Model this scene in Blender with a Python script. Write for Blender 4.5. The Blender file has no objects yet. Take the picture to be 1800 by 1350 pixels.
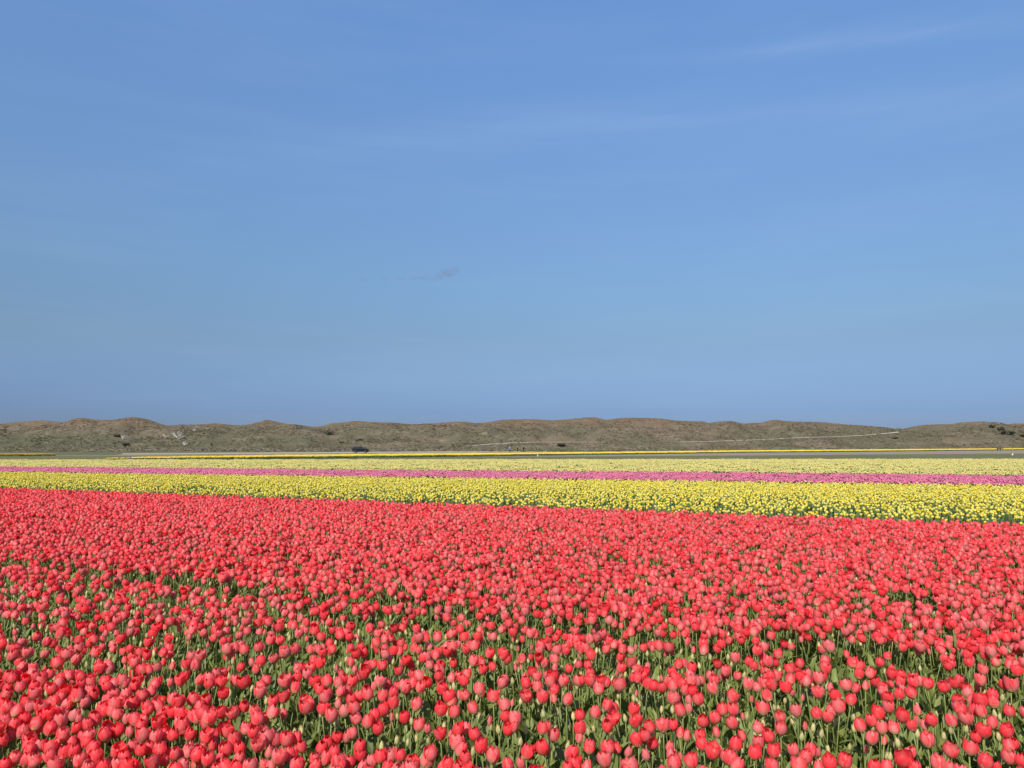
import bpy, bmesh, math, random
import numpy as np
from mathutils import Vector, Matrix, Euler, noise

R = math.radians
random.seed(7); rng = np.random.default_rng(11)
scene = bpy.context.scene
COL = scene.collection

# ------------------------------------------------------------------ camera, sky, sun, exposure
EYE, FPX, HOR = 1.75, 1300.0, 785.0
PITCH = math.atan((HOR - 675.0) / FPX)
cam_d = bpy.data.cameras.new('camera'); cam = bpy.data.objects.new('camera', cam_d); COL.objects.link(cam)
cam_d.sensor_width = 36.0; cam_d.lens = 36.0 * FPX / 1800.0
cam_d.clip_start = 0.05; cam_d.clip_end = 20000.0
cam.location = (0, 0, EYE); cam.rotation_euler = (math.pi / 2 + PITCH, 0, 0)
scene.camera = cam
scene.view_settings.view_transform = 'Standard'; scene.view_settings.look = 'None'
scene.view_settings.gamma = 1.0; scene.view_settings.use_curve_mapping = False
scene.view_settings.exposure = 0.45

SUN_EL, SUN_AZ = R(43), R(-157)                  # azimuth from +Y towards +X
sd = Vector((math.sin(SUN_AZ) * math.cos(SUN_EL), math.cos(SUN_AZ) * math.cos(SUN_EL), math.sin(SUN_EL)))
sun_d = bpy.data.lights.new('sun', 'SUN'); sun = bpy.data.objects.new('sun', sun_d); COL.objects.link(sun)
sun_d.energy = 4.8; sun_d.angle = R(0.53); sun_d.color = (1.0, 0.95, 0.87)
sun.rotation_euler = (-sd).to_track_quat('-Z', 'Y').to_euler(); sun.location = (0, 0, 50)

world = bpy.data.worlds.new('World'); scene.world = world; world.use_nodes = True
wn, wl = world.node_tree.nodes, world.node_tree.links
wn.clear()
w_out = wn.new('ShaderNodeOutputWorld'); w_bg = wn.new('ShaderNodeBackground')
sky = wn.new('ShaderNodeTexSky'); sky.sky_type = 'NISHITA'; sky.sun_disc = False
sky.sun_elevation = SUN_EL; sky.sun_rotation = SUN_AZ
sky.altitude = 0; sky.air_density = 1.0; sky.dust_density = 0.6; sky.ozone_density = 2.5
SKY_STRENGTH = 0.097
w_bg.inputs['Strength'].default_value = SKY_STRENGTH

class NT:
    """small helper for node trees"""
    def __init__(s, tree): s.t = tree; s.n = tree.nodes; s.l = tree.links
    def new(s, kind, **kw):
        nd = s.n.new(kind)
        for k, v in kw.items(): setattr(nd, k, v)
        return nd
    def put(s, sock, v):
        if isinstance(v, bpy.types.NodeSocket): s.l.new(v, sock)
        elif v is not None: sock.default_value = v
    def math(s, op, a, b=None, c=None, clamp=False):
        nd = s.new('ShaderNodeMath', operation=op, use_clamp=clamp)
        s.put(nd.inputs[0], a); s.put(nd.inputs[1], b)
        if c is not None: s.put(nd.inputs[2], c)
        return nd.outputs[0]
    def mix(s, f, a, b, mode='MIX'):
        nd = s.new('ShaderNodeMix', data_type='RGBA', blend_type=mode)
        s.put(nd.inputs['Factor'], f); s.put(nd.inputs[6], a if not isinstance(a, tuple) else (*a, 1)[:4]); s.put(nd.inputs[7], b if not isinstance(b, tuple) else (*b, 1)[:4])
        return nd.outputs[2]
    def noise(s, vec, scale, detail=3, rough=0.55, dist=0.0):
        nd = s.new('ShaderNodeTexNoise'); s.put(nd.inputs['Vector'], vec)
        nd.inputs['Scale'].default_value = scale; nd.inputs['Detail'].default_value = detail
        nd.inputs['Roughness'].default_value = rough; nd.inputs['Distortion'].default_value = dist
        return nd.outputs['Fac']
    def mapping(s, vec, loc=(0, 0, 0), rot=(0, 0, 0), scale=(1, 1, 1)):
        nd = s.new('ShaderNodeMapping'); s.put(nd.inputs['Vector'], vec)
        nd.inputs['Location'].default_value = loc; nd.inputs['Rotation'].default_value = rot; nd.inputs['Scale'].default_value = scale
        return nd.outputs[0]
    def ramp(s, f, stops, interp='LINEAR'):
        nd = s.new('ShaderNodeValToRGB'); s.put(nd.inputs[0], f)
        cr = nd.color_ramp; cr.interpolation = interp
        while len(cr.elements) < len(stops): cr.elements.new(0.5)
        for e, (p, c) in zip(cr.elements, stops): e.position = p; e.color = (*c, 1)[:4]
        return nd.outputs[0]
    def rng(s, v, a, b, c=0.0, d=1.0):
        nd = s.new('ShaderNodeMapRange'); s.put(nd.inputs[0], v)
        for i, x in enumerate((a, b, c, d)): nd.inputs[i + 1].default_value = x
        return nd.outputs[0]

W = NT(world.node_tree)
tc = W.new('ShaderNodeTexCoord').outputs['Generated']
sep = W.new('ShaderNodeSeparateXYZ'); W.put(sep.inputs[0], tc)
elev = sep.outputs['Z']
tint = W.ramp(W.rng(elev, -0.05, 0.75), [(0.0, (0.256, 0.334, 0.613)), (0.118, (0.275, 0.371, 0.666)), (0.235, (0.5, 0.557, 0.639)), (0.351, (0.688, 0.792, 0.862)), (0.463, (0.866, 0.983, 1.081)), (0.72, (1.147, 1.382, 1.576))])
skyc = W.mix(1.0, sky.outputs[0], tint, 'MULTIPLY')
# thin high cirrus streaks
def band(n, width, warp, lo, hi):
    vm = W.new('ShaderNodeVectorMath', operation='DOT_PRODUCT'); W.put(vm.inputs[0], tc); vm.inputs[1].default_value = n
    d = W.math('ADD', vm.outputs['Value'], W.math('MULTIPLY', W.math('SUBTRACT', W.noise(tc, 3.0, 3), 0.5), warp))
    g = W.math('POWER', 2.718, W.math('MULTIPLY', W.math('MULTIPLY', d, d), -1.0 / width ** 2))
    streak = W.noise(W.mapping(tc, rot=(0, R(8), 0), scale=(1.5, 1.5, 26)), 2.2, 4, 0.6)
    return W.math('MULTIPLY', W.math('MULTIPLY', g, W.rng(streak, 0.3, 0.75, 0.15, 1.0)), W.rng(sep.outputs['X'], lo, hi, 0.0, 1.0))
def pix_dir(px, py):
    a, b = (px - 900) / FPX, (675 - py) / FPX
    return Vector((a, math.cos(PITCH) - b * math.sin(PITCH), math.sin(PITCH) + b * math.cos(PITCH)))
def gc(p, q):
    return tuple(pix_dir(*p).cross(pix_dir(*q)).normalized())
b1 = band(gc((300, 285), (1300, 190)), 0.024, 0.012, -0.5, 0.0)
b2 = band(gc((1150, 108), (1800, 38)), 0.010, 0.012, 0.08, 0.45)
b3 = band(gc((1350, 195), (1800, 160)), 0.014, 0.02, 0.1, 0.5)
soft = W.math('MULTIPLY', W.rng(W.noise(W.mapping(tc, rot=(0, R(7), 0), scale=(1.2, 1.2, 9)), 2.0, 4, 0.6), 0.45, 0.8), 0.035)
b1 = W.math('MULTIPLY', b1, W.rng(sep.outputs['X'], .50, .12))
b2 = W.math('MULTIPLY', b2, W.rng(sep.outputs['X'], .62, .32, .35, 1))
cirrus = W.math('ADD', W.math('ADD', W.math('MULTIPLY', b1, 0.075), W.math('MULTIPLY', b2, 0.09)), W.math('ADD', W.math('MULTIPLY', b3, 0.03), soft))
skyc = W.mix(cirrus, skyc, (6.6, 8.0, 9.6))
W.put(w_bg.inputs['Color'], skyc); wl.new(w_bg.outputs[0], w_out.inputs['Surface'])

# ------------------------------------------------------------------ helpers
def tag(o, label=None, cat=None, group=None, kind=None):
    if label: o['label'] = label
    if cat: o['category'] = cat
    if group: o['group'] = group
    if kind: o['kind'] = kind
    return o
def link(name, me, mats=(), parent=None):
    if isinstance(me, bmesh.types.BMesh):
        m = bpy.data.meshes.new(name); me.to_mesh(m); me.free(); me = m
    for m in mats: me.materials.append(m)
    o = bpy.data.objects.new(name, me); COL.objects.link(o)
    if parent: o.parent = parent
    return o
def empty(name, loc=(0, 0, 0), rz=0.0):
    o = bpy.data.objects.new(name, None); COL.objects.link(o)
    o.location = loc; o.rotation_euler = (0, 0, rz); o.empty_display_size = 0.1
    return o
def smooth(me):
    for p in me.polygons: p.use_smooth = True
def ss(t): t = min(1.0, max(0.0, t)); return t * t * (3 - 2 * t)
def gz(y): return 0.9 * ss((y - 180.0) / 270.0)             # the land rises a little towards the dunes
def at_height(px, py, z):
    d = pix_dir(px, py); t = (z - EYE) / d.z
    return Vector((0, 0, EYE)) + d * t
def on_ground(px, py, dz=0.0, ymax=445.0):
    d = pix_dir(px, py)
    if d.z < -1e-5:
        for _ in range(2):
            y = 3.0
            while y < ymax:
                z = EYE + d.z * y / d.y
                if z <= gz(y) + dz: return Vector((d.x * y / d.y, y, gz(y) + dz))
                y += 0.4
    return Vector((d.x * ymax / d.y, ymax, gz(ymax) + dz))

def mat(name):
    m = bpy.data.materials.new(name); m.use_nodes = True
    t = NT(m.node_tree); b = t.n['Principled BSDF']
    return m, t, b
def simple(name, col, rough=0.6, metal=0.0, spec=0.5):
    m, t, b = mat(name)
    nz = t.noise(t.new('ShaderNodeTexCoord').outputs['Object'], 6.0, 3)
    c = t.mix(t.rng(nz, 0.3, 0.7), tuple(x * 0.85 for x in col), tuple(min(1, x * 1.12) for x in col))
    t.put(b.inputs['Base Color'], c); b.inputs['Roughness'].default_value = rough
    b.inputs['Metallic'].default_value = metal; b.inputs['Specular IOR Level'].default_value = spec
    return m

# ---- petals: colour by place on the petal, by variety tone, by chance
def petal_mat(name, base, rib, edge, trans=0.35, tone_lo=None, tone_hi=None, rough=0.45, coat=0.0):
    m, t, b = mat(name)
    uv = t.new('ShaderNodeUVMap'); uv.uv_map = 'UVMap'
    s = t.new('ShaderNodeSeparateXYZ'); t.put(s.inputs[0], uv.outputs[0])
    u, v = s.outputs[0], s.outputs[1]
    tone = t.new('ShaderNodeAttribute', attribute_name='tone').outputs['Fac']
    rnd = t.new('ShaderNodeObjectInfo').outputs['Random']
    obj = t.new('ShaderNodeTexCoord').outputs['Object']
    side = t.math('ABSOLUTE', t.math('SUBTRACT', u, 0.5))          # 0 at the midrib, .5 at the margin
    nz = t.noise(t.mapping(uv.outputs[0], scale=(14, 1.2, 1)), 1.6, 3)
    reach = t.math('ADD', t.math('MULTIPLY', side, 1.5), t.math('MULTIPLY', v, 0.62))
    reach = t.math('ADD', reach, t.math('MULTIPLY', t.math('SUBTRACT', nz, 0.5), 0.45))
    reach = t.math('ADD', reach, t.math('MULTIPLY', t.math('SUBTRACT', t.math('ADD', tone, t.math('MULTIPLY', rnd, 0.5)), 0.75), 0.7))
    c = t.mix(t.rng(reach, 0.12, 0.95), rib, edge)
    c = t.mix(t.math('MULTIPLY', t.rng(nz, 0.56, 0.72), 0.30), c, edge)
    c = t.mix(t.rng(t.math('ADD', t.math('ADD', v, t.math('MULTIPLY', tone, 0.10)), t.math('MULTIPLY', nz, 0.20)), 0.50, 0.12), c, base)
    if tone_lo:
        c = t.mix(t.rng(t.math('ADD', tone, t.math('MULTIPLY', t.math('SUBTRACT', rnd, 0.5), 0.6)), 0.0, 1.0), t.mix(0.6, c, tone_lo), t.mix(0.35, c, tone_hi))
    hs = t.new('ShaderNodeHueSaturation'); t.put(hs.inputs['Color'], c)
    t.put(hs.inputs['Value'], t.rng(rnd, 0, 1, 0.86, 1.12))
    c = hs.outputs[0]
    t.put(b.inputs['Base Color'], c); b.inputs['Roughness'].default_value = rough
    b.inputs['Specular IOR Level'].default_value = 0.35
    b.inputs['Sheen Weight'].default_value = 0.02
    tr = t.new('ShaderNodeBsdfTranslucent')
    hs2 = t.new('ShaderNodeHueSaturation'); t.put(hs2.inputs['Color'], c); hs2.inputs['Saturation'].default_value = 1.15; hs2.inputs['Value'].default_value = 1.15
    t.put(tr.inputs['Color'], hs2.outputs[0])
    bump = t.new('ShaderNodeBump'); bump.inputs['Strength'].default_value = 0.35; bump.inputs['Distance'].default_value = 0.002
    t.put(bump.inputs['Height'], t.noise(t.mapping(uv.outputs[0], scale=(26, 2, 1)), 2.0, 2)); t.put(b.inputs['Normal'], bump.outputs[0])
    mx = t.new('ShaderNodeMixShader'); mx.inputs[0].default_value = trans
    t.l.new(b.outputs[0], mx.inputs[1]); t.l.new(tr.outputs[0], mx.inputs[2]); t.l.new(mx.outputs[0], t.n['Material Output'].inputs[0])
    return m
def leaf_mat(name, dark, light, trans=0.3):
    m, t, b = mat(name)
    rnd = t.new('ShaderNodeObjectInfo').outputs['Random']
    tone = t.new('ShaderNodeAttribute', attribute_name='tone').outputs['Fac']
    uv = t.new('ShaderNodeUVMap'); uv.uv_map = 'UVMap'
    nz = t.noise(t.mapping(uv.outputs[0], scale=(18, 1.5, 1)), 1.5, 3)
    f = t.math('ADD', t.math('MULTIPLY', nz, 0.7), t.math('ADD', t.math('MULTIPLY', tone, 0.55), t.math('MULTIPLY', rnd, 0.35)))
    c = t.mix(t.rng(f, 0.35, 1.15), dark, light)
    t.put(b.inputs['Base Color'], c); b.inputs['Roughness'].default_value = 0.5; b.inputs['Specular IOR Level'].default_value = 0.28
    tr = t.new('ShaderNodeBsdfTranslucent'); t.put(tr.inputs['Color'], t.mix(0.5, c, (0.16, 0.24, 0.03)))
    mx = t.new('ShaderNodeMixShader'); mx.inputs[0].default_value = trans
    t.l.new(b.outputs[0], mx.inputs[1]); t.l.new(tr.outputs[0], mx.inputs[2]); t.l.new(mx.outputs[0], t.n['Material Output'].inputs[0])
    return m
M_RED = petal_mat('red_petal', (0.54, 0.41, 0.21), (0.80, 0.258, 0.238), (0.82, 0.062, 0.072), 0.46)
M_YEL = petal_mat('yellow_petal', (0.52, 0.52, 0.11), (0.76, 0.69, 0.14), (0.76, 0.64, 0.06), 0.34, (0.68, 0.66, 0.24), (0.76, 0.56, 0.05))
M_PINK = petal_mat('pink_petal', (0.60, 0.40, 0.38), (0.70, 0.22, 0.32), (0.60, 0.085, 0.22), 0.3, (0.74, 0.32, 0.35), (0.52, 0.07, 0.22))
M_PALE = petal_mat('pale_yellow_petal', (0.48, 0.47, 0.16), (0.66, 0.60, 0.22), (0.64, 0.55, 0.15), 0.3, (0.72, 0.68, 0.28), (0.58, 0.44, 0.10))
M_GOLD = petal_mat('golden_petal', (0.50, 0.46, 0.06), (0.80, 0.64, 0.06), (0.80, 0.56, 0.03), 0.3, (0.78, 0.64, 0.10), (0.80, 0.50, 0.03))
M_ORANGE = petal_mat('orange_petal', (0.50, 0.40, 0.08), (0.70, 0.44, 0.06), (0.68, 0.34, 0.05), 0.3)
M_BUD = petal_mat('green_bud_skin', (0.28, 0.33, 0.10), (0.48, 0.47, 0.20), (0.56, 0.44, 0.20), 0.25)
M_LEAF = leaf_mat('tulip_leaf_green', (0.046, 0.074, 0.014), (0.262, 0.300, 0.074))
M_STEM = leaf_mat('tulip_stem_green', (0.085, 0.12, 0.025), (0.21, 0.24, 0.07), 0.1)

# ------------------------------------------------------------------ raw mesh collector (verts, faces, uv, tone, material)
class MB:
    def __init__(s): s.v = []; s.f = []; s.uv = []; s.mi = []; s.tone = []
    def add(s, verts, faces, uvs=None, mi=0, tone=0.5):
        o = len(s.v); s.v += [tuple(v) for v in verts]
        s.uv += uvs if uvs else [(0.5, 0.5)] * len(verts)
        s.tone += [tone] * len(verts)
        s.f += [tuple(i + o for i in f) for f in faces]; s.mi += [mi] * len(faces)
    def join(s, other, mtx, mi=None, tone=None):
        o = len(s.v)
        s.v += [tuple(mtx @ Vector(v)) for v in other.v]; s.uv += other.uv
        s.tone += other.tone if tone is None else [tone] * len(other.v)
        s.f += [tuple(i + o for i in f) for f in other.f]; s.mi += other.mi if mi is None else [mi] * len(other.f)
    def mesh(s, name, mats, flat=False):
        me = bpy.data.meshes.new(name); me.from_pydata(s.v, [], s.f)
        for m in mats: me.materials.append(m)
        me.polygons.foreach_set('material_index', s.mi)
        uvl = me.uv_layers.new(name='UVMap')
        li = np.zeros(len(me.loops), dtype=np.int32); me.loops.foreach_get('vertex_index', li)
        uvl.data.foreach_set('uv', np.array(s.uv, dtype=np.float32)[li].ravel())
        at = me.attributes.new('tone', 'FLOAT', 'POINT'); at.data.foreach_set('value', s.tone)
        me.polygons.foreach_set('use_smooth', [not flat] * len(s.f)); me.update()
        return me

def petal(theta, Rm, Hb, openness, outer, rn, tone, nu=4, nv=6, mi=0):
    """one petal, a curved sheet of nu x nv cells; base of the bloom at the origin"""
    mb = MB(); vs = []; uv = []
    tipx = rn.uniform(.42, .72); wmul = rn.uniform(0.92, 1.1); hh = Hb * rn.uniform(0.86, 1.06) * (1.0 if outer else 0.97)
    flare = rn.uniform(-0.10, 0.16) + (0.10 if outer else 0.0) * openness
    twist = rn.uniform(-0.12, 0.12); rad = (1.0 if outer else 0.90) * rn.uniform(.95, 1.05)
    for j in range(nv + 1):
        v = j / nv
        a = 0.10 + 0.90 * v
        r = math.sin(math.pi * min(1, a ** 0.80 * (0.895 - 0.28 * openness))) ** 0.75
        r = Rm * rad * (r + flare * max(0, v - 0.55) * 2.2)
        if v > 0.85: r *= 1.0 - 0.10 * (v - 0.85) / 0.15 * (1 - openness)
        w = (R(26) + R(42) * math.sin(math.pi * min(1.0, v ** 0.8 * 0.62))) * wmul
        if v > 0.55: w *= max(0.0, 1 - ((v - 0.55) / 0.47) ** 2) ** tipx
        for i in range(nu + 1):
            u = -1 + 2 * i / nu
            th = theta + u * w + twist * v
            edge = 1.0 + (0.11 if outer else 0.05) * u * u * math.sin(math.pi * v) - 0.05 * (1 - abs(u)) * 0
            z = hh * (0.02 + 0.98 * v) - 0.10 * hh * u * u * v
            vs.append((math.cos(th) * r * edge, math.sin(th) * r * edge, z)); uv.append((0.5 + 0.5 * u, v))
    fs = [(j * (nu + 1) + i, j * (nu + 1) + i + 1, (j + 1) * (nu + 1) + i + 1, (j + 1) * (nu + 1) + i) for j in range(nv) for i in range(nu)]
    mb.add(vs, fs, uv, mi, tone); return mb
def tube(pts, radii, n=5, mi=0, tone=0.5, cap=True):
    mb = MB(); vs = []; uv = []
    for k, (p, r) in enumerate(zip(pts, radii)):
        q = (Vector(pts[min(k + 1, len(pts) - 1)]) - Vector(pts[max(k - 1, 0)])).normalized()
        a = q.orthogonal().normalized(); b = q.cross(a)
        for i in range(n):
            t = 2 * math.pi * i / n
            vs.append(tuple(Vector(p) + (a * math.cos(t) + b * math.sin(t)) * r)); uv.append((i / n, k / (len(pts) - 1)))
    fs = [(k * n + i, k * n + (i + 1) % n, (k + 1) * n + (i + 1) % n, (k + 1) * n + i) for k in range(len(pts) - 1) for i in range(n)]
    if cap: fs += [tuple(range(n - 1, -1, -1)), tuple((len(pts) - 1) * n + i for i in range(n))]
    mb.add(vs, fs, uv, mi, tone); return mb
def leaf(theta, L, wid, droop, rn, tone, nv=6, mi=0):
    """a broad, folded tulip leaf rising from the ground and arching over"""
    mb = MB(); vs = []; uv = []; x = 0.012; z = 0.0; ang = R(rn.uniform(76, 86)); tw = rn.uniform(-0.5, 0.5); sd_ = rn.uniform(-0.25, 0.25)
    for j in range(nv + 1):
        v = j / nv
        w = wid * (0.42 + 0.9 * v) * (1 - v ** 2.2) ** 0.8 if v < 1 else 0.0
        fold = 0.55 * (1 - v * 0.6)
        for u in (-1, 0, 1):
            c = theta + tw * v
            side = Vector((-math.sin(c), math.cos(c), 0)); out = Vector((math.cos(theta + sd_ * v), math.sin(theta + sd_ * v), 0))
            p = out * (x - abs(u) * w * 0.0) + Vector((0, 0, z)) + side * (u * w) + (Vector((0, 0, 1)) * math.cos(ang) - out * math.sin(ang)) * (abs(u) * w * fold)
            vs.append(tuple(p)); uv.append((0.5 + 0.5 * u, v))
        st = L / nv; x += math.cos(ang) * st; z += math.sin(ang) * st; ang -= droop / nv * (0.4 + 1.4 * v)
    fs = [(j * 3 + i, j * 3 + i + 1, (j + 1) * 3 + i + 1, (j + 1) * 3 + i) for j in range(nv) for i in range(2)]
    mb.add(vs, fs, uv, mi, tone); return mb

# bloom kinds: (name, radius, height, openness)
KINDS = [('slender half-grown', 0.0180, 0.058, 0.00), ('closed egg-shaped', 0.0270, 0.067, 0.10), ('half-open', 0.0295, 0.070, 0.38), ('wide-open', 0.0325, 0.066, 0.74)]
TONES = [('salmon', 0.05), ('coral', 0.5), ('deep red', 1.0)]
STEMS = []
for k in range(4):
    rn = random.Random(50 + k); bend = 0.018 * (k - 1.5)
    pts = [(bend * (t / 4) ** 2, bend * 0.4 * math.sin(t), 0.372 * t / 4) for t in range(5)]
    STEMS.append((tube(pts, [0.0042, 0.0038, 0.0034, 0.0032, 0.0036], 5, 0, 0.4 + 0.2 * k / 3), Vector(pts[-1])))
LEAVES = []
for k in range(10):
    rn = random.Random(90 + k)
    LEAVES.append(leaf(0.0, rn.uniform(0.22, 0.33), rn.uniform(0.020, 0.038), rn.uniform(0.4, 1.6), rn, rn.uniform(0, 1)))
BLOOMS = {}
for ki, (kn, rm, hb, op) in enumerate(KINDS):
    for ti, (tn, tv) in enumerate(TONES):
        rn = random.Random(200 + ki * 10 + ti)
        BLOOMS[ki, ti] = [petal(math.pi / 3 * q + rn.uniform(-0.12, 0.12), rm, hb, op + rn.uniform(-0.15, 0.15), q % 2 == 0, rn, tv) for q in range(6)]

# ------------------------------------------------------------------ instancer for what nobody could count
def proto(name, mb, mats, flat=False):
    return bpy.data.objects.new(name, mb.mesh(name, mats, flat))       # kept out of the scene: only its geometry is read
def scatter(name, pts, rots, scls, idx, protos, label=None, cat=None):
    """ONE object whose geometry nodes put a copy of the plant meshes on every stored point"""
    me = bpy.data.meshes.new(name); n = len(pts)
    me.vertices.add(n); me.vertices.foreach_set('co', np.asarray(pts, dtype=np.float32).ravel())
    for nm, ty, key, arr in (('rot', 'FLOAT_VECTOR', 'vector', rots), ('scl', 'FLOAT', 'value', scls), ('pick', 'INT', 'value', idx)):
        a = me.attributes.new(nm, ty, 'POINT'); a.data.foreach_set(key, np.asarray(arr, dtype=np.int32 if ty == 'INT' else np.float32).ravel())
    me.update()
    o = bpy.data.objects.new(name, me); COL.objects.link(o); tag(o, label, cat, kind='stuff')
    g = bpy.data.node_groups.new(name, 'GeometryNodeTree')
    g.interface.new_socket('Geometry', in_out='INPUT', socket_type='NodeSocketGeometry')
    g.interface.new_socket('Geometry', in_out='OUTPUT', socket_type='NodeSocketGeometry')
    N, L = g.nodes, g.links
    gi, go = N.new('NodeGroupInput'), N.new('NodeGroupOutput')
    gti = []
    for p in protos:
        oi = N.new('GeometryNodeObjectInfo'); oi.inputs['Object'].default_value = p; oi.inputs['As Instance'].default_value = False
        t = N.new('GeometryNodeGeometryToInstance'); L.new(oi.outputs['Geometry'], t.inputs[0]); gti.append(t)
    jn = N.new('GeometryNodeJoinGeometry')
    for t in reversed(gti): L.new(t.outputs[0], jn.inputs[0])
    def attr(nm, dt):
        a = N.new('GeometryNodeInputNamedAttribute'); a.data_type = dt; a.inputs['Name'].default_value = nm; return a.outputs['Attribute']
    m2p = N.new('GeometryNodeMeshToPoints'); L.new(gi.outputs[0], m2p.inputs[0])
    iop = N.new('GeometryNodeInstanceOnPoints')
    L.new(m2p.outputs[0], iop.inputs['Points']); L.new(jn.outputs[0], iop.inputs['Instance'])
    iop.inputs['Pick Instance'].default_value = True; L.new(attr('pick', 'INT'), iop.inputs['Instance Index'])
    L.new(attr('rot', 'FLOAT_VECTOR'), iop.inputs['Rotation']); L.new(attr('scl', 'FLOAT'), iop.inputs['Scale'])
    L.new(iop.outputs[0], go.inputs[0])
    md = o.modifiers.new('plants', 'NODES'); md.node_group = g
    return o
def in_view(P, margin):
    return np.abs(P[:, 0]) < 0.700 * P[:, 1] + margin
def poly_points(x0, x1, y0, y1, per, inside, margin=2.0):
    """jittered-grid points of density per square metre inside a test"""
    st = 1 / math.sqrt(per); out = []
    ys = np.arange(y0, y1, st)
    for y in ys:
        xa, xb = max(x0, -0.70 * y - margin), min(x1, 0.70 * y + margin)
        if xb <= xa: continue
        xs = np.arange(xa + rng.uniform(0, st), xb, st)
        p = np.stack([xs + rng.uniform(-.48, .48, len(xs)) * st, np.full(len(xs), y) + rng.uniform(-.48, .48, len(xs)) * st], 1)
        out.append(p[inside(p)])
    return np.concatenate(out)

# ------------------------------------------------------------------ the land
def tex_ground(name, stops, scale, stretch=(1, 1, 1), bump=0.3, fine=None):
    m, t, b = mat(name)
    co = t.new('ShaderNodeTexCoord').outputs['Object']
    a = t.noise(t.mapping(co, scale=stretch), scale, 6, 0.62)
    c = t.ramp(a, stops)
    if fine:
        f2 = t.noise(co, fine, 4, 0.7); c = t.mix(t.rng(f2, 0.3, 0.7, 0.0, 0.55), c, t.ramp(f2, [(0.3, tuple(x * 0.45 for x in stops[0][1])), (0.75, tuple(min(1, x * 1.35) for x in stops[-1][1]))]))
    t.put(b.inputs['Base Color'], c); b.inputs['Roughness'].default_value = 0.95; b.inputs['Specular IOR Level'].default_value = 0.1
    bp = t.new('ShaderNodeBump'); bp.inputs['Strength'].default_value = bump; bp.inputs['Distance'].default_value = 0.05
    t.put(bp.inputs['Height'], t.noise(co, (fine or scale * 8), 4, 0.7)); t.put(b.inputs['Normal'], bp.outputs[0])
    return m
M_GROUND = tex_ground('rough_grassland', [(0.28, (0.075, 0.075, 0.036)), (0.42, (0.135, 0.112, 0.064)), (0.56, (0.19, 0.150, 0.098)), (0.72, (0.27, 0.225, 0.155))], 0.03, (0.5, 6, 1), 0.5, 1.5)
M_SOIL = tex_ground('field_soil', [(0.3, (0.045, 0.038, 0.024)), (0.7, (0.10, 0.082, 0.055))], 1.2, bump=0.8, fine=22.0)
M_SAND = tex_ground('bare_sand', [(0.3, (0.22, 0.185, 0.125)), (0.7, (0.34, 0.285, 0.20))], 0.5, bump=0.3, fine=6.0)
M_PATH = tex_ground('trodden_white_sand', [(0.3, (0.33, 0.285, 0.22)), (0.7, (0.46, 0.41, 0.32))], 0.5, bump=0.3, fine=6.0)
M_GREY = tex_ground('bare_grey_soil', [(0.3, (0.14, 0.122, 0.090)), (0.5, (0.20, 0.172, 0.125)), (0.7, (0.27, 0.235, 0.175))], 0.10, (0.4, 5, 1), bump=0.3, fine=2.0)
M_GRASS = tex_ground('field_grass', [(0.3, (0.060, 0.072, 0.024)), (0.5, (0.105, 0.105, 0.042)), (0.7, (0.165, 0.140, 0.072))], 0.07, (0.4, 4, 1), 0.5, 2.5)
M_DARKVEG = tex_ground('dark_field_margin', [(0.3, (0.060, 0.072, 0.030)), (0.7, (0.125, 0.120, 0.062))], 0.06, (0.4, 4, 1), 0.5, 2.0)

ys = [-300, -60, 0, 30, 60, 100, 140, 180] + list(range(195, 450, 15)) + [450, 700, 1500, 9000]
bm = bmesh.new(); rows = []
for y in ys:
    hw = 300 + abs(y) * 1.2
    rows.append([bm.verts.new((hw * (i / 12 - 0.5) * 2, y, gz(y))) for i in range(13)])
for a, b in zip(rows, rows[1:]):
    for i in range(12): bm.faces.new((a[i], a[i + 1], b[i + 1], b[i]))
tag(link('ground', bm, [M_GROUND]), 'flat rough grassland between the tulip fields and the dunes', kind='structure')

def strip(name, near, far, m, dz, label, step=60):
    """a sheet on the ground whose two long edges run through the given picture points (all brought down to the land)"""
    bm = bmesh.new(); xs = sorted({x for x, _ in near + far} | set(range(int(near[0][0]), int(near[-1][0]), step)))
    fy = lambda pl, x: float(np.interp(x, [p[0] for p in pl], [p[1] for p in pl]))
    prev = None
    for x in xs:
        a, b = on_ground(x, fy(near, x)), on_ground(x, fy(far, x))
        if b.y <= a.y + 0.05: b = a + Vector((0, 0.06, 0))
        col = []
        n = 5
        for k in range(n + 1):
            p = a.lerp(b, k / n); p.z = gz(p.y) + dz; col.append(bm.verts.new(p))
        if prev:
            for k in range(n): bm.faces.new((prev[k], col[k], col[k + 1], prev[k + 1]))
        prev = col
    return tag(link(name, bm, [m]), label, kind='structure')

# field lines: world lines y = a + b*x through two picture points seen at flower height
TOP = 0.44
def field_line(yl, yr, z=TOP):
    p, q = at_height(0, yl, z), at_height(1800, yr, z); b = (q.y - p.y) / (q.x - p.x); return p.y - b * p.x, b
L_RED = field_line(857, 920); L_YEL = field_line(828, 851); L_PINK = field_line(819.6, 834); L_PALE = field_line(807.2, 806.0)
ev = lambda L, x: L[0] + L[1] * x
bm = bmesh.new(); prev = None
for x in np.linspace(-75, 75, 16):
    col = [bm.verts.new((x, y, 0.006)) for y in (-4.0, 12.0, ev(L_PALE, x) + 1.0)]
    if prev:
        for k in range(2): bm.faces.new((prev[k], col[k], col[k + 1], prev[k + 1]))
    prev = col
tag(link('field_soil', bm, [M_SOIL]), 'dark sandy soil under the tulip beds', kind='structure')

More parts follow.
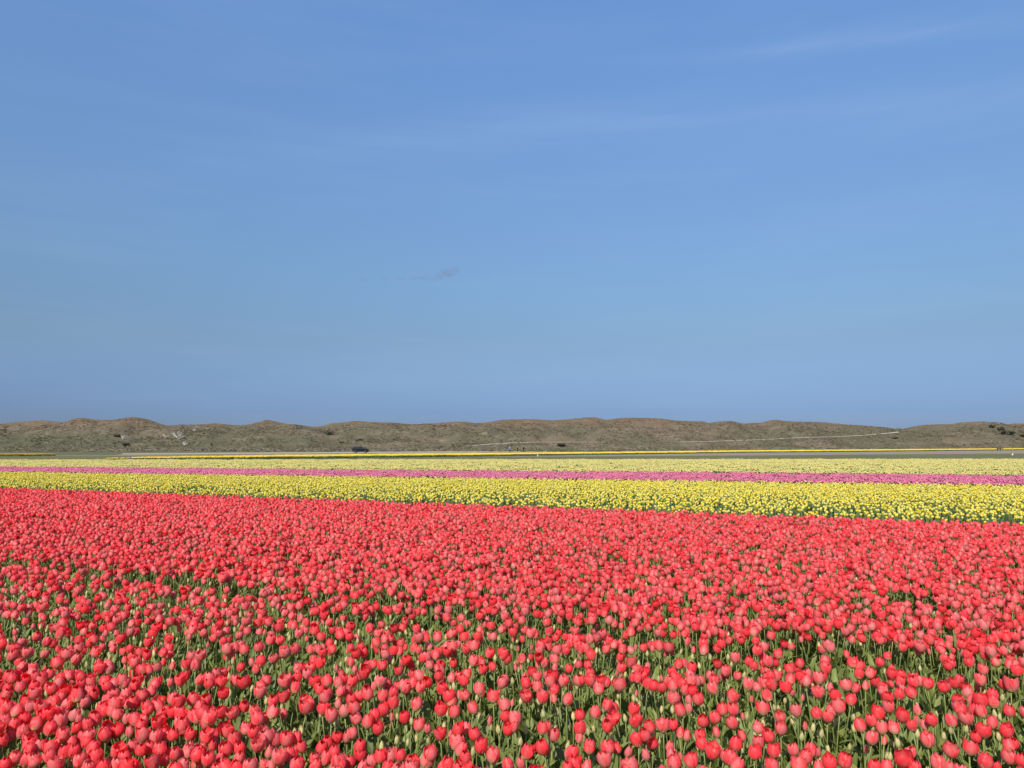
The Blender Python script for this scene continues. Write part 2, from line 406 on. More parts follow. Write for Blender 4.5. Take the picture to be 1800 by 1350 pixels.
strip('grass_field', [(-200, 807.5), (2000, 806.5)], [(-200, 799.5), (200, 801.5), (500, 802.6), (900, 802.6), (1300, 800.4), (1800, 796.8), (2000, 796)], M_GRASS, 0.02, 'dull green grass field just beyond the pale yellow tulips')
strip('bare_strip', [(560, 804.0), (900, 803.0), (1300, 801.0), (1800, 797.3), (2000, 796.5)], [(560, 803.2), (900, 800.6), (1300, 796.0), (1800, 792.3), (2000, 791)], M_GREY, 0.026, 'grey bare strip in front of the long golden tulip bed')
strip('sand_track', [(215, 799.5), (500, 797.8), (800, 796.0), (1000, 794.2)], [(215, 797.0), (500, 795.0), (800, 793.2), (1000, 793.4)], M_SAND, 0.026, 'pale sandy farm track behind the golden tulip bed')
strip('field_margin', [(-200, 800.0), (200, 799.8), (215, 797.2), (500, 795.2), (800, 793.4), (1000, 793.6), (1300, 790.5), (2000, 789.2)], [(-200, 792), (500, 792.2), (1000, 790.5), (1300, 789.6), (2000, 788.2)], M_DARKVEG, 0.02, 'dark brownish green margin behind the golden tulip bed')

# ---- the dunes
RIDGE = [(-400, 742), (-250, 747), (-120, 741), (0, 746), (30, 742), (75, 739.5), (107, 743), (125, 740), (145, 734.8), (165, 738.5), (200, 739), (235, 733.8), (250, 736), (270, 743), (290, 748.5), (320, 748), (350, 747), (378, 744.3), (400, 747), (420, 748.7), (440, 746), (470, 738.5), (490, 743), (500, 745), (520, 746.7), (550, 751), (565, 749.7), (580, 745), (610, 742.3), (625, 740.6), (650, 742.3), (670, 743), (695, 743.5), (715, 746), (730, 747), (760, 745), (800, 741.6), (820, 742), (837, 744.5), (860, 742.3), (885, 738.3), (940, 737.3), (970, 739.5), (1000, 737.5), (1030, 734.7), (1045, 733.9), (1068, 738.8), (1085, 736), (1100, 734.8), (1140, 735.3), (1160, 736.5), (1190, 740), (1220, 741), (1235, 741.3), (1245, 744.5), (1262, 742), (1281, 740.5), (1295, 744), (1310, 745.2), (1340, 743.4), (1355, 739.3), (1365, 738.4), (1385, 741), (1420, 742), (1450, 742.8), (1480, 746.2), (1510, 748), (1550, 753), (1582, 756.8), (1600, 752.5), (1620, 748), (1645, 746.6), (1680, 746), (1695, 742.6), (1725, 741.3), (1738, 745.5), (1752, 748.2), (1765, 747.5), (1785, 744.8), (1800, 745), (1900, 740), (2050, 748), (2200, 742)]
YF, YR = 452.0, 525.0
rx = np.array([(p[0] - 900) / FPX * YR for p in RIDGE]); rz = np.array([EYE + (HOR + 0.6 - p[1]) * YR / FPX for p in RIDGE])
GX = np.arange(-560, 560.1, 1.7); GY = np.concatenate([np.arange(440, 540, 1.7), np.arange(540, 760, 7.0)])
H = np.zeros((len(GY), len(GX)), dtype=np.float64)
def nz3(x, y, z=0.0): return noise.noise(Vector((x, y, z)))
foot = np.array([YF + 9 * nz3(x / 60, 3.1) + 4 * nz3(x / 17, 9.1) for x in GX])
ridge_at = np.interp(GX, rx, rz)
for i, x in enumerate(GX):
    base = gz(450) - 0.25
    for j, y in enumerate(GY):
        t = (y - foot[i]) / (YR - foot[i])
        if t <= 0:
            H[j, i] = gz(y) - 0.3 + 0.5 * max(0, nz3(x / 9, y / 6, 2)) * ss((y - 441) / 8); continue
        if t <= 1:
            gul = nz3(x / 26 + nz3(y / 30, x / 40) * 0.8, y / 55, 5) * 5.2 + nz3(x / 11, y / 14, 8) * 1.9 + nz3(x / 4.5, y / 5, 4) * 0.55
            prof = 0.62 * t ** 0.8 + 0.38 * ss(t)
            h = base + (ridge_at[i] - base) * prof + gul * math.sin(math.pi * t) ** 0.7 * 1.05 * min(1, (ridge_at[i]) / 14) + nz3(x / 2.6, y / 2.6, 1) * 0.28 * min(1, t * 5)
            h = max(h, gz(450) - 0.2 + 0.4 * t)
            H[j, i] = min(h, EYE + (ridge_at[i] - EYE) * y / YR - 0.15 + 0.35 * nz3(x / 2.2, y / 2.2, 7) * ss((t - .8) * 5))
        else:
            s_ = (y - YR) / 90
            H[j, i] = ridge_at[i] * (1 - 0.62 * ss(s_)) + nz3(x / 30, y / 30, 11) * 2.5 * ss(s_) * (1 if s_ < 1.6 else 0.5) - 0.02 * (y - YR)
def base_profile(x, y):
    f = float(np.interp(x, GX, foot)); r = float(np.interp(x, GX, ridge_at)); t = max(0.0, min(1.0, (y - f) / (YR - f))); b0 = gz(450) - .25
    return b0 + (r - b0) * (0.62 * t ** 0.8 + 0.38 * ss(t))
def cut_path(pl):
    """where a path climbs the slope; the slope is levelled beside it"""
    out = []
    for (x0, y0, w0), (x1, y1, w1) in zip(pl, pl[1:]):
        n = max(1, int((x1 - x0) / 3))
        for k in range(n):
            f = k / n; d = pix_dir(x0 + (x1 - x0) * f, y0 + (y1 - y0) * f); y = 446.0
            while y < YR + 1 and EYE + d.z * y / d.y > base_profile(d.x * y / d.y, y): y += .3
            out.append([d, y, w0 + (w1 - w0) * f])
    yy = np.array([o[1] for o in out]); yy = np.convolve(np.pad(yy, 6, mode='edge'), np.ones(13) / 13, 'valid')
    P = np.array([(o[0].x * y / o[0].y, y, EYE + o[0].z * y / o[0].y) for o, y in zip(out, yy)]); Wd = [o[2] for o in out]
    for j, gy in enumerate(GY):
        if gy < yy.min() - 8 or gy > yy.max() + 8: continue
        for i, gx in enumerate(GX):
            if gx < P[0, 0] - 6 or gx > P[-1, 0] + 6: continue
            d2 = (P[:, 0] - gx) ** 2 + (P[:, 1] - gy) ** 2; q = int(d2.argmin()); d_ = math.sqrt(d2[q])
            if d_ < 7: w = 1 - ss((d_ - 2.2) / 4.8); H[j, i] = H[j, i] * (1 - w) + (P[q, 2] + (gy - P[q, 1]) * .12) * w
            if gy < P[q, 1] and abs(gx - P[q, 0]) < 4:                                   # nothing in front stands above the path
                H[j, i] = min(H[j, i], EYE + (P[q, 2] - EYE) * gy / P[q, 1] - .05 * (P[q, 1] - gy) + .02)
    return P, Wd
PATH_A = cut_path([(1190, 777.2, .30), (1260, 775.9, .4), (1340, 773.2, .40), (1400, 769.8, .45), (1470, 767.8, .45), (1520, 765.3, .5), (1560, 761.8, .7), (1582, 759.4, 1.0)])
PATH_B = cut_path([(818, 783.8, .2), (850, 782.2, .5), (868, 780.6, .9), (885, 780.2, .6), (898, 778.6, .45), (925, 777.9, .45), (960, 777.6, .25), (1040, 777.4, .25), (1075, 777.9, .15)])
def hz(x, y):
    fi = (x - GX[0]) / (GX[1] - GX[0]); i = int(max(0, min(len(GX) - 2, fi))); u = fi - i
    j = int(np.clip(np.searchsorted(GY, y) - 1, 0, len(GY) - 2)); v = (y - GY[j]) / (GY[j + 1] - GY[j])
    # the mesh is split the same way: a-b-d / a-d-c triangles
    a, b, c, d = H[j, i], H[j, i + 1], H[j + 1, i], H[j + 1, i + 1]
    return a * (1 - u) * (1 - v) + b * u * (1 - v) + c * (1 - u) * v + d * u * v
def on_dune(px, py, dz=0.0):
    d = pix_dir(px, py); y = 441.0
    while y < YR + 3:
        x = d.x * y / d.y; z = EYE + d.z * y / d.y
        if z <= hz(x, y): return Vector((x, y, hz(x, y) + dz))
        y += 0.25
    x = d.x * YR / d.y; return Vector((x, YR, hz(x, YR) + dz))
nx, ny = len(GX), len(GY)
vs = np.zeros((ny, nx, 3), dtype=np.float32); vs[..., 0] = GX[None]; vs[..., 1] = GY[:, None]; vs[..., 2] = H
idx = np.arange(nx * ny).reshape(ny, nx)
fs = np.stack([idx[:-1, :-1], idx[:-1, 1:], idx[1:, 1:], idx[1:, :-1]], -1).reshape(-1, 4)
me = bpy.data.meshes.new('dunes'); me.from_pydata(vs.reshape(-1, 3).tolist(), [], fs.tolist()); smooth(me)
m, t, b = mat('dune_heath')
co = t.new('ShaderNodeTexCoord').outputs['Object']
big = t.noise(co, 0.018, 3, 0.5); mid = t.noise(t.mapping(co, scale=(1, 1, 2.0)), 0.11, 5, 0.65, 0.6); fin = t.noise(co, 0.9, 4, 0.75)
sx = t.new('ShaderNodeSeparateXYZ'); t.put(sx.inputs[0], co)
c = t.mix(t.rng(big, 0.40, 0.60), (0.118, 0.102, 0.064), (0.155, 0.116, 0.078))
green = t.math('MULTIPLY', t.rng(sx.outputs[0], -60, -190), t.rng(t.math('ADD', sx.outputs[2], t.math('MULTIPLY', mid, 8.0)), 17, 8))
c = t.mix(t.math('MULTIPLY', green, 0.6), c, (0.078, 0.088, 0.048))
c = t.mix(t.math('MULTIPLY', t.rng(t.noise(co, 0.035, 3, 0.6), 0.5, 0.62), 0.45), c, (0.085, 0.075, 0.048))  # broad darker patches: shading of the large dune forms put into the colour
c = t.mix(t.math('MULTIPLY', t.rng(mid, 0.50, 0.72), 0.8), c, (0.062, 0.062, 0.036))  # dark brush patches, deepened to paint in shade on the slopes
c = t.mix(t.math('MULTIPLY', t.rng(mid, 0.46, 0.28), 0.65), c, (0.235, 0.195, 0.135))
c = t.mix(t.math('MULTIPLY', t.rng(t.math('ADD', sx.outputs[2], t.math('MULTIPLY', mid, 9.0)), 18, 24), 0.55), c, (0.185, 0.115, 0.065))
c = t.mix(t.math('MULTIPLY', t.rng(fin, 0.35, 0.7), 0.45), c, t.mix(0.5, c, (0.03, 0.03, 0.018)))
c = t.mix(t.math('MULTIPLY', t.rng(fin, 0.62, 0.74), 0.5), c, (0.42, 0.36, 0.26))
t.put(b.inputs['Base Color'], c); b.inputs['Roughness'].default_value = 1.0; b.inputs['Specular IOR Level'].default_value = 0.05
bp = t.new('ShaderNodeBump'); bp.inputs['Strength'].default_value = 0.9; bp.inputs['Distance'].default_value = 0.9
t.put(bp.inputs['Height'], t.math('ADD', fin, t.math('MULTIPLY', mid, 1.5))); t.put(b.inputs['Normal'], bp.outputs[0])
M_DUNE = m
tag(link('dunes', me, [M_DUNE]), 'long ridge of low brown and olive dunes across the horizon', kind='structure')

def draped(name, path, m, label, dz=0.12):
    bm = bmesh.new(); prev = None; P, Wd = path
    for k in range(len(P)):
        w = Wd[k] * (1 + 0.3 * nz3(k * 0.35, 3)); col = []
        for s_ in (-1, -0.33, 0.33, 1):
            x, y = P[k][0], P[k][1] + s_ * w * 1.7
            zz = max(hz(x + a_, y + b_) for a_ in (-.6, 0, .6) for b_ in (-.6, 0, .6))
            col.append(bm.verts.new((x, y, zz + dz * (0.2 if abs(s_) == 1 else 1))))
        if prev:
            for q in range(3): bm.faces.new((prev[q], col[q], col[q + 1], prev[q + 1]))
        prev = col
    return tag(link(name, bm, [m]), label, kind='structure')
draped('dune_path', PATH_A, M_PATH, 'pale sandy footpath climbing the dune to a notch in the ridge')
draped('dune_foot_path', PATH_B, M_PATH, 'pale sandy path along the foot of the dunes behind the walkers')

# ---- vegetation of the dunes
def clump_mb(seed, n=26, r=1.0, h=0.8, size=0.34, tone=(0, 1)):
    rn = random.Random(seed); mb = MB()
    for _ in range(n):
        a, e, q = rn.uniform(0, 6.283), math.asin(rn.uniform(0, 1)), rn.uniform(0.45, 1)
        c = Vector((math.cos(a) * math.cos(e) * r * q, math.sin(a) * math.cos(e) * r * q, math.sin(e) * h * q + 0.1))
        nrm = (c + Vector((rn.gauss(0, .4), rn.gauss(0, .4), rn.gauss(0, .4)))).normalized(); u = nrm.orthogonal().normalized(); v = nrm.cross(u); s_ = size * rn.uniform(.6, 1.3)
        mb.add([c - u * s_ - v * s_ * .6, c + u * s_ * .9 - v * s_ * .4 + nrm * s_ * .2, c + u * s_ * .3 + v * s_, c - u * s_ * .8 + v * s_ * .5 + nrm * s_ * .3], [(0, 1, 2), (0, 2, 3)], mi=0, tone=rn.uniform(*tone))
    return mb
def tuft_mb(seed, n, r, h, wide, tone=(0, 1)):
    """a low cushion of narrow arching blades"""
    rn = random.Random(seed); mb = MB()
    for _ in range(n):
        a, q = rn.uniform(0, 6.283), math.sqrt(rn.random()); x, y = math.cos(a) * r * q, math.sin(a) * r * q * .9
        b = a + rn.uniform(-.8, .8); L = h * rn.uniform(.55, 1.15) * (1.15 - .6 * q); o = L * rn.uniform(.2, .9); sx_, sy_ = -math.sin(b) * wide, math.cos(b) * wide
        mb.add([(x - sx_, y - sy_, 0), (x + sx_, y + sy_, 0), (x + sx_ * .8 + math.cos(b) * o * .4, y + sy_ * .8 + math.sin(b) * o * .4, L * .7), (x - sx_ * .8 + math.cos(b) * o * .4, y - sy_ * .8 + math.sin(b) * o * .4, L * .7), (x + math.cos(b) * o, y + math.sin(b) * o, L)], [(0, 1, 2, 3), (3, 2, 4)], mi=0, tone=rn.uniform(*tone))
    return mb
def veg_mat(name, a, b_):
    m, t, b = mat(name); tone = t.new('ShaderNodeAttribute', attribute_name='tone').outputs['Fac']; rnd = t.new('ShaderNodeObjectInfo').outputs['Random']
    t.put(b.inputs['Base Color'], t.mix(t.math('ADD', t.math('MULTIPLY', tone, .55), t.math('MULTIPLY', rnd, .45)), a, b_)); b.inputs['Roughness'].default_value = .9; b.inputs['Specular IOR Level'].default_value = .1
    return m
M_HEATH = veg_mat('heath_clump', (0.118, 0.098, 0.062), (0.152, 0.124, 0.080)); M_DRY = veg_mat('dry_marram', (0.20, 0.17, 0.11), (0.40, 0.35, 0.24)); M_BUSH = veg_mat('dark_bush_leaf', (0.035, 0.040, 0.024), (0.080, 0.084, 0.048))
protos = [proto('heath_a', tuft_mb(1, 80, 1.3, .75, .10), [M_HEATH]), proto('heath_b', tuft_mb(2, 60, 1.0, .6, .09), [M_HEATH]), proto('marram', tuft_mb(3, 60, .8, .9, .05), [M_DRY])]
P = []; rr = random.Random(5)
while len(P) < 16000:
    x, y = rr.uniform(-420, 420), rr.uniform(446, 527)
    if nz3(x / 22, y / 16, 20) + rr.uniform(-.5, .5) < -0.15: continue
    P.append((x, y, hz(x, y) - 0.1))
pk = [2 if rr.random() < (0.5 if nz3(p[0] / 30, p[1] / 20, 71) > .22 else 0.10) else rr.randint(0, 1) for p in P]
scatter('dune_heath', P, [(0, 0, rr.uniform(0, 6.28)) for _ in P], [rr.uniform(.3, .75) * (.6 if p[1] > 515 else 1) for p in P], pk, protos, 'low heath and marram tufts covering the dune slopes', None)
# rough growth along the dune foot and in the flat before it
GF_ = [(185, 804.2), (500, 799.6), (900, 795.8), (1300, 791.6), (1800, 787.9), (1950, 787.4)]; gf = [on_ground(x, y, .42) for x, y in GF_]
P = []
while len(P) < 9000:
    y = rr.uniform(236, 450); x = rr.uniform(-.75, .75) * y
    if nz3(x / 60, y / 7, 33) + rr.uniform(-.4, .4) < 0.0 or y < np.interp(x, [q.x for q in gf], [q.y for q in gf]) + 6: continue
    P.append((x, y, gz(y) - 0.05))
scatter('rough_grass', P, [(0, 0, rr.uniform(0, 6.28)) for _ in P], [rr.uniform(.25, .6) for _ in P], [rr.choice((0, 1, 2)) for _ in P], protos, 'rough grass tussocks on the flat before the dunes', None)

M_BARK = simple('shrub_bark', (0.09, 0.075, 0.06), 0.9); M_BLEACH = simple('bleached_wood', (0.50, 0.47, 0.42), 0.9)
def shrub(px, py, w, h, label, seed, cat='shrub'):
    p = on_dune(px, py); root = empty('shrub', p); tag(root, label, cat, 'shrubs on the dunes')
    mb = MB(); rn = random.Random(seed)
    for _ in range(7):
        q = clump_mb(rn.random(), 34, w * .20, h * .36, w * .055 + .12); mb.join(q, Matrix.Translation((rn.uniform(-.34, .34) * w, rn.uniform(-.25, .25) * w, rn.uniform(.15, .55) * h)))
    link('crown', mb.mesh('crown', [M_BUSH], True), parent=root)
    tb = MB()
    for k in range(4):
        a = rn.uniform(0, 6.28); tb.join(tube([(0, 0, -.4), (math.cos(a) * w * .1, math.sin(a) * w * .1, h * .3), (math.cos(a) * w * .25, math.sin(a) * w * .25, h * .6)], [.14, .09, .04], 5), Matrix())
    link('trunk', tb.mesh('trunk', [M_BARK]), parent=root)
shrub(577, 764, 6.0, 2.4, 'dark low shrub high on the dune slope above the parked car', 1)
shrub(633, 775, 5.5, 1.4, 'dark spreading shrub low on the slope just right of the parked car', 2)
shrub(600, 779, 3.0, 1.0, 'small dark shrub at the dune foot directly behind the parked car', 3)
shrub(222, 784, 5.0, 2.2, 'dark green shrub at the dune foot under the highest left-hand summit', 4)
shrub(206, 768, 4.5, 1.6, 'olive shrub half way up the slope left of the highest left-hand summit', 5)
shrub(1758, 759, 6.5, 3.8, 'tallest dark bush in the hollow near the right-hand end of the dunes', 6)
shrub(1745, 752, 4.0, 2.4, 'dark bush on the ridge at the left rim of the right-hand hollow', 7)
shrub(1768, 764, 5.5, 3.0, 'broad dark bush at the bottom of the right-hand hollow', 8)
shrub(1780, 765, 4.5, 3.2, 'dark bush on the far side of the right-hand hollow', 9)
shrub(1798, 769, 3.5, 2.2, 'almost black bush at the right end of the dune foot', 10)
shrub(1573, 771, 4.5, 1.2, 'low dark shrub beneath the top of the pale climbing footpath', 11)
shrub(985, 784, 7.0, 1.6, 'dark thicket at the dune foot right of the three walkers', 12)
shrub(372, 783.5, 1.6, 1.6, 'small black bush standing alone on the dune foot below the pale bare shrubs', 13)
def bare_shrub(px, py, h, spread, n, label, seed):
    rn = random.Random(seed); p = on_dune(px, py); root = empty('bare_shrub', p); tag(root, label, 'shrub', 'bleached bare shrubs on the left dunes')
    tr = tube([(0, 0, -.4), (.05, 0, h * .25)], [.22, .16], 6); link('trunk', tr.mesh('trunk', [M_BLEACH]), parent=root)
    for k in range(n):
        a = rn.uniform(-1.25, 1.25); L = h * rn.uniform(.7, 1.0); yb = rn.uniform(-.4, .4)
        mid_ = Vector((math.sin(a) * L * .5 * spread, yb * L * .3, h * .15 + math.cos(a) * L * .5)); tip = Vector((math.sin(a * 1.1) * L * spread, yb * L * .5, h * .15 + math.cos(a) * L * .95))
        mb = tube([(0.02, 0, h * .1), tuple(mid_), tuple(tip)], [.17, .11, .04], 5)
        for _ in range(3):
            q = mid_.lerp(tip, rn.uniform(0, .7)); e = q + Vector((rn.uniform(-.2, .2) * L, rn.uniform(-.2, .2) * L, rn.uniform(.1, .3) * L)); mb.join(tube([tuple(q), tuple(e)], [.07, .03], 4), Matrix())
        link('branch', mb.mesh('branch', [M_BLEACH]), parent=root)
bare_shrub(313, 774, 6.2, .95, 9, 'largest bleached bare shrub with fanned white branches on the left dunes', 1)
bare_shrub(324, 784, 3.0, .8, 6, 'small bleached bare shrub just below the largest white one', 2)
bare_shrub(216, 773, 3.0, .7, 5, 'small bleached bare shrub on the slope under the highest left-hand summit', 3)
bare_shrub(290, 770, 2.6, 1.1, 5, 'small pale bare shrub immediately left of the largest white one', 4)
bare_shrub(341, 758, 2.2, .6, 4, 'thin pale bare shrub higher up and right of the largest white one', 5)

# ------------------------------------------------------------------ tulips
FS = lambda x, y: y + 0.49 * x                       # distance across the beds
def gap(s):                                           # wheel tracks and gaps between beds
    g = 0.0
    for c, w, a in ((6.05, .20, .9), (7.9, .10, .5), (9.7, .12, .75), (11.5, .1, .5), (13.4, .1, .5), (15.2, .1, .4)):
        g = np.maximum(g, a * np.exp(-((s - c) / w) ** 2))
    return g
rows3 = {0: [(60,175,110),(145,225,95),(225,130,100),(130,80,90),(260,25,100),(440,35,120),(560,20,90),(365,165,120),(445,165,90),(285,240,110),(545,120,110),(595,230,80),(700,135,130),(685,225,90),(640,80,90),(800,225,130),(865,60,110),(870,125,100),(965,115,95),(975,205,105),(1070,80,100),(1140,90,80),(1215,85,90),(1290,25,110),(1435,85,115),(1215,175,120),(1345,170,110),(1400,250,110),(1570,140,90),(1665,115,95),(1300,110,80),
(75,320,120),(10,290,80),(310,300,110),(420,290,110),(520,300,80),(695,290,100),(900,275,100),(1015,295,90),(1265,285,90),(1345,290,80),(1440,270,120),(1470,190,90),(1660,270,130),(1760,260,100),
(620,360,130),(465,395,130),(355,350,90),(150,390,100),(70,450,110),(275,430,120),(375,480,85),(160,490,100),(760,395,90),(885,350,80),(965,400,100),(1090,400,100),(1190,340,120),(1285,400,100),(1440,370,100),(1545,360,90),(1740,350,110),(1690,390,110),(660,450,130),(1420,440,110),(1520,430,70),(1480,500,110),(1670,475,140),(1020,440,110),(930,490,100),(820,520,110),(525,530,130),(655,600,130),(1135,515,120),(1090,580,100),(1240,550,120),(1375,580,75),(1510,610,150),(1655,620,130),(1770,610,110),(130,600,120),(235,570,130),(320,640,140),(20,660,100),(1035,620,95),(930,610,100),(855,640,120),(745,680,100),(430,710,110),(540,730,150),(310,760,110),(680,790,130),(780,770,120),(960,740,120),(1215,770,150),(1410,710,110),(1490,760,110),(1580,740,100),(1700,740,130),(150,850,130),(395,860,130),(270,870,120),(40,920,130),(590,910,160),(850,870,140),(1010,830,150),(1320,850,130),(930,940,130),(1085,930,110),(1230,940,140),(1440,940,110),(1600,900,160),(1770,860,80),(890,800,90)],
300: [(250,50,90),(35,10,70),(680,30,110),(790,45,140),(1000,45,100),(1065,40,100),(1215,35,140),(1370,30,100),(1515,35,120),(1660,30,110),(410,140,80),(570,165,120),(940,160,125),(1325,140,100),(1190,205,130),(1540,125,90),(1610,145,80),(1740,100,100),(30,220,110),(120,225,90),(230,225,120),(390,225,115),(1080,245,110),(1420,235,110),(1440,310,150),(1640,215,100),(1760,190,80),(1780,250,80),(1600,325,130),(1690,395,130),(75,355,110),(320,310,110),(425,365,120),(270,420,120),(160,385,70),(550,360,120),(670,370,130),(745,325,100),(870,325,100),(1070,370,130),(1225,385,55),(925,435,130),(1000,450,90),(390,475,125),(105,470,110),(545,530,130),(120,550,110),(185,595,110),(25,600,100),(365,625,150),(455,600,90),(265,650,90),(810,530,110),(880,570,120),(1000,575,120),(925,700,150),(1030,710,90),(670,640,130),(600,740,140),(745,740,120),(1120,650,130),(1225,640,140),(1330,635,110),(1400,720,110),(1140,835,160),(1260,820,120),(1660,670,110),(1595,730,120),(1755,630,110),(1730,780,120),(165,780,130),(280,765,110),(55,800,100),(410,855,140),(505,830,80),(110,700,80),(440,740,90),(710,840,110),(800,850,90),(1000,850,60),(130,910,110),(280,910,120),(560,930,100),(700,930,110),(620,910,80),(1050,940,100),(1150,940,80),(1330,915,150),(1520,860,110),(1500,930,120),(1640,850,130),(1740,890,120),(1600,950,90)],
600: [(110,35,110),(405,45,120),(60,140,120),(265,80,100),(285,175,110),(345,95,50),(185,200,120),(25,90,90),(455,190,115),(580,190,80),(550,265,120),(650,95,90),(750,80,90),(655,175,90),(850,135,95),(1010,30,90),(1045,115,125),(1130,200,140),(1275,30,80),(1280,135,90),(1250,245,90),(1465,120,115),(1680,65,100),(1610,200,130),(1440,290,100),(785,280,120),(40,240,90),(140,315,120),(35,350,110),(445,335,125),(365,390,110),(1040,330,140),(1190,355,120),(675,415,115),(955,425,85),(180,460,90),(280,465,115),(390,530,120),(810,495,120),(115,585,100),(1045,590,140),(1215,540,120),(1315,530,110),(1415,585,120),(1200,685,160),(1475,715,140),(1735,285,120),(1725,400,110),(1765,540,100),(20,640,60),(1305,830,120),(1235,830,70),(1600,815,145),(200,710,100),(210,800,140),(330,880,110),(415,820,120),(515,830,140),(620,815,110),(950,800,140),(905,880,150),(1110,905,130),(735,920,120),(90,890,110),(30,840,90),(210,940,100),(470,945,120),(630,940,90),(1755,925,110),(1240,950,130),(1000,950,80),(50,940,70)],
900: [(75,95,95),(150,195,130),(275,95,110),(205,105,80),(320,210,125),(485,180,95),(565,210,90),(455,240,60),(530,30,110),(715,35,120),(830,30,120),(905,110,110),(1135,70,140),(1235,40,80),(1300,45,80),(1445,65,130),(1520,60,90),(1620,30,80),(1700,80,110),(1700,225,130),(1640,150,100),(1770,355,100),(710,385,110),(880,370,110),(1000,290,110),(1060,430,140),(1060,330,130),(965,465,80),(1275,330,120),(1295,455,140),(1470,460,90),(1590,505,140),(1700,490,100),(395,405,75),(50,430,130),(710,530,130),(705,630,80),(320,535,110),(425,590,120),(325,720,140),(145,770,140),(810,730,120),(1025,730,140),(980,855,150),(1125,720,60),(1190,770,80),(1330,655,150),(1410,590,100),(1490,680,110),(1505,780,80),(1780,580,70),(1615,710,60),(1660,780,70),(1710,890,140),(540,835,60),(600,800,70),(660,905,150),(780,940,100),(585,945,120),(1200,940,130),(345,950,80),(135,840,80),(5,530,50)],
1200: [(80,30,110),(30,130,110),(100,90,80),(325,105,115),(330,10,80),(685,70,115),(790,140,95),(880,95,90),(955,75,120),(1085,100,130),(1150,60,70),(1335,50,90),(1450,40,70),(1430,155,130),(1620,180,120),(1735,80,120),(1750,225,100),(985,225,80),(535,210,130),(155,220,120),(85,240,70),(420,330,110),(540,330,120),(850,330,140),(1210,335,100),(1385,350,85),(1560,310,90),(1660,305,140),(1530,400,120),(15,360,60),(140,370,80),(210,445,120),(340,415,120),(540,470,120),(1050,420,120),(1030,530,120),(785,520,110),(870,500,80),(910,605,120),(605,580,90),(375,580,50),(175,600,110),(215,690,120),(560,690,130),(310,780,160),(390,740,80),(500,840,150),(800,670,110),(760,780,130),(960,765,130),(1160,755,120),(1340,760,100),(1290,830,130),(1430,770,80),(85,860,140),(955,920,140),(1220,920,160),(1555,890,140),(1700,860,140),(1440,945,100),(550,945,80),(10,570,60)],
1500: [(180,65,70),(220,140,90),(405,70,100),(495,50,80),(390,140,100),(495,210,90),(640,40,110),(630,140,105),(780,45,100),(570,30,70),(980,95,120),(1190,100,100),(1055,10,90),(1335,20,110),(1665,80,140),(1580,110,80),(85,250,70),(365,210,120),(370,300,120),(280,370,125),(190,450,110),(520,390,130),(690,310,70),(445,480,100),(605,500,100),(735,420,75),(300,525,120),(120,530,90),(195,630,125),(790,525,95),(780,650,140),(970,200,90),(1080,240,120),(1105,310,130),(1200,200,100),(1210,270,90),(1355,240,150),(1475,180,110),(1490,260,110),(1280,340,110),(1025,455,110),(1120,420,90),(1205,430,140),(1490,355,90),(1635,390,100),(1455,470,110),(1600,555,130),(1370,560,150),(1300,620,110),(1225,740,150),(1030,765,150),(595,780,110),(510,840,180),(890,900,150),(1690,690,100),(1650,720,100),(1640,830,140),(1770,880,120),(230,930,130),(360,945,110),(655,950,110),(1000,950,100),(1160,950,60),(1360,950,80),(1510,950,100)]}
seen = [(x0 + X / 6.0, 1190 + Y / 6.0, w / 6.0) for x0, L in rows3.items() for X, Y, w in L]
plants = []                                            # (base point, euler, kind, tone, bloom scale, px, py, lean)
rn = random.Random(77)
for px, py, w in seen:
    depth = 1.33 * FPX / (py - HOR)
    size = w * depth / FPX                              # width of the bloom in metres
    ki = 0 if size < 0.040 else (1 if size < 0.053 else (2 if size < 0.0615 else 3))
    if rn.random() < .25 and 0 < ki < 3: ki = rn.choice((1, 2))
    ti = rn.choices((0, 1, 2), (3, 4, 3) if ki else (7, 2, 1))[0]
    sc = max(.90, min(1.28, 1.05 * size / (2.04 * KINDS[ki][1])))
    lx, ly = rn.gauss(0, R(5.5)), rn.gauss(0, R(5.0)); rz_ = rn.uniform(0, 6.283); hs = rn.uniform(.92, 1.06)
    e = Euler((lx, ly, 0)).to_matrix() @ Matrix.Rotation(rz_, 3, 'Z')
    si = rn.randrange(4); tip = STEMS[si][1]
    c = e @ (Vector((tip.x, tip.y, tip.z * hs + KINDS[ki][2] * .5 * sc)))
    P0 = at_height(px, py, c.z); base = P0 - c; base.z = 0.0
    plants.append(dict(base=base, rot=e.to_euler(), ki=ki, ti=ti, sc=sc, px=px, py=py, lean=ly, hs=hs, si=si, big=w, nod=(rn.gauss(0, .14), rn.gauss(0, .14), 0)))
plants.sort(key=lambda q: -q['big'] - 0.02 * q['py'])
hero, rest = plants[:300], plants[300:]

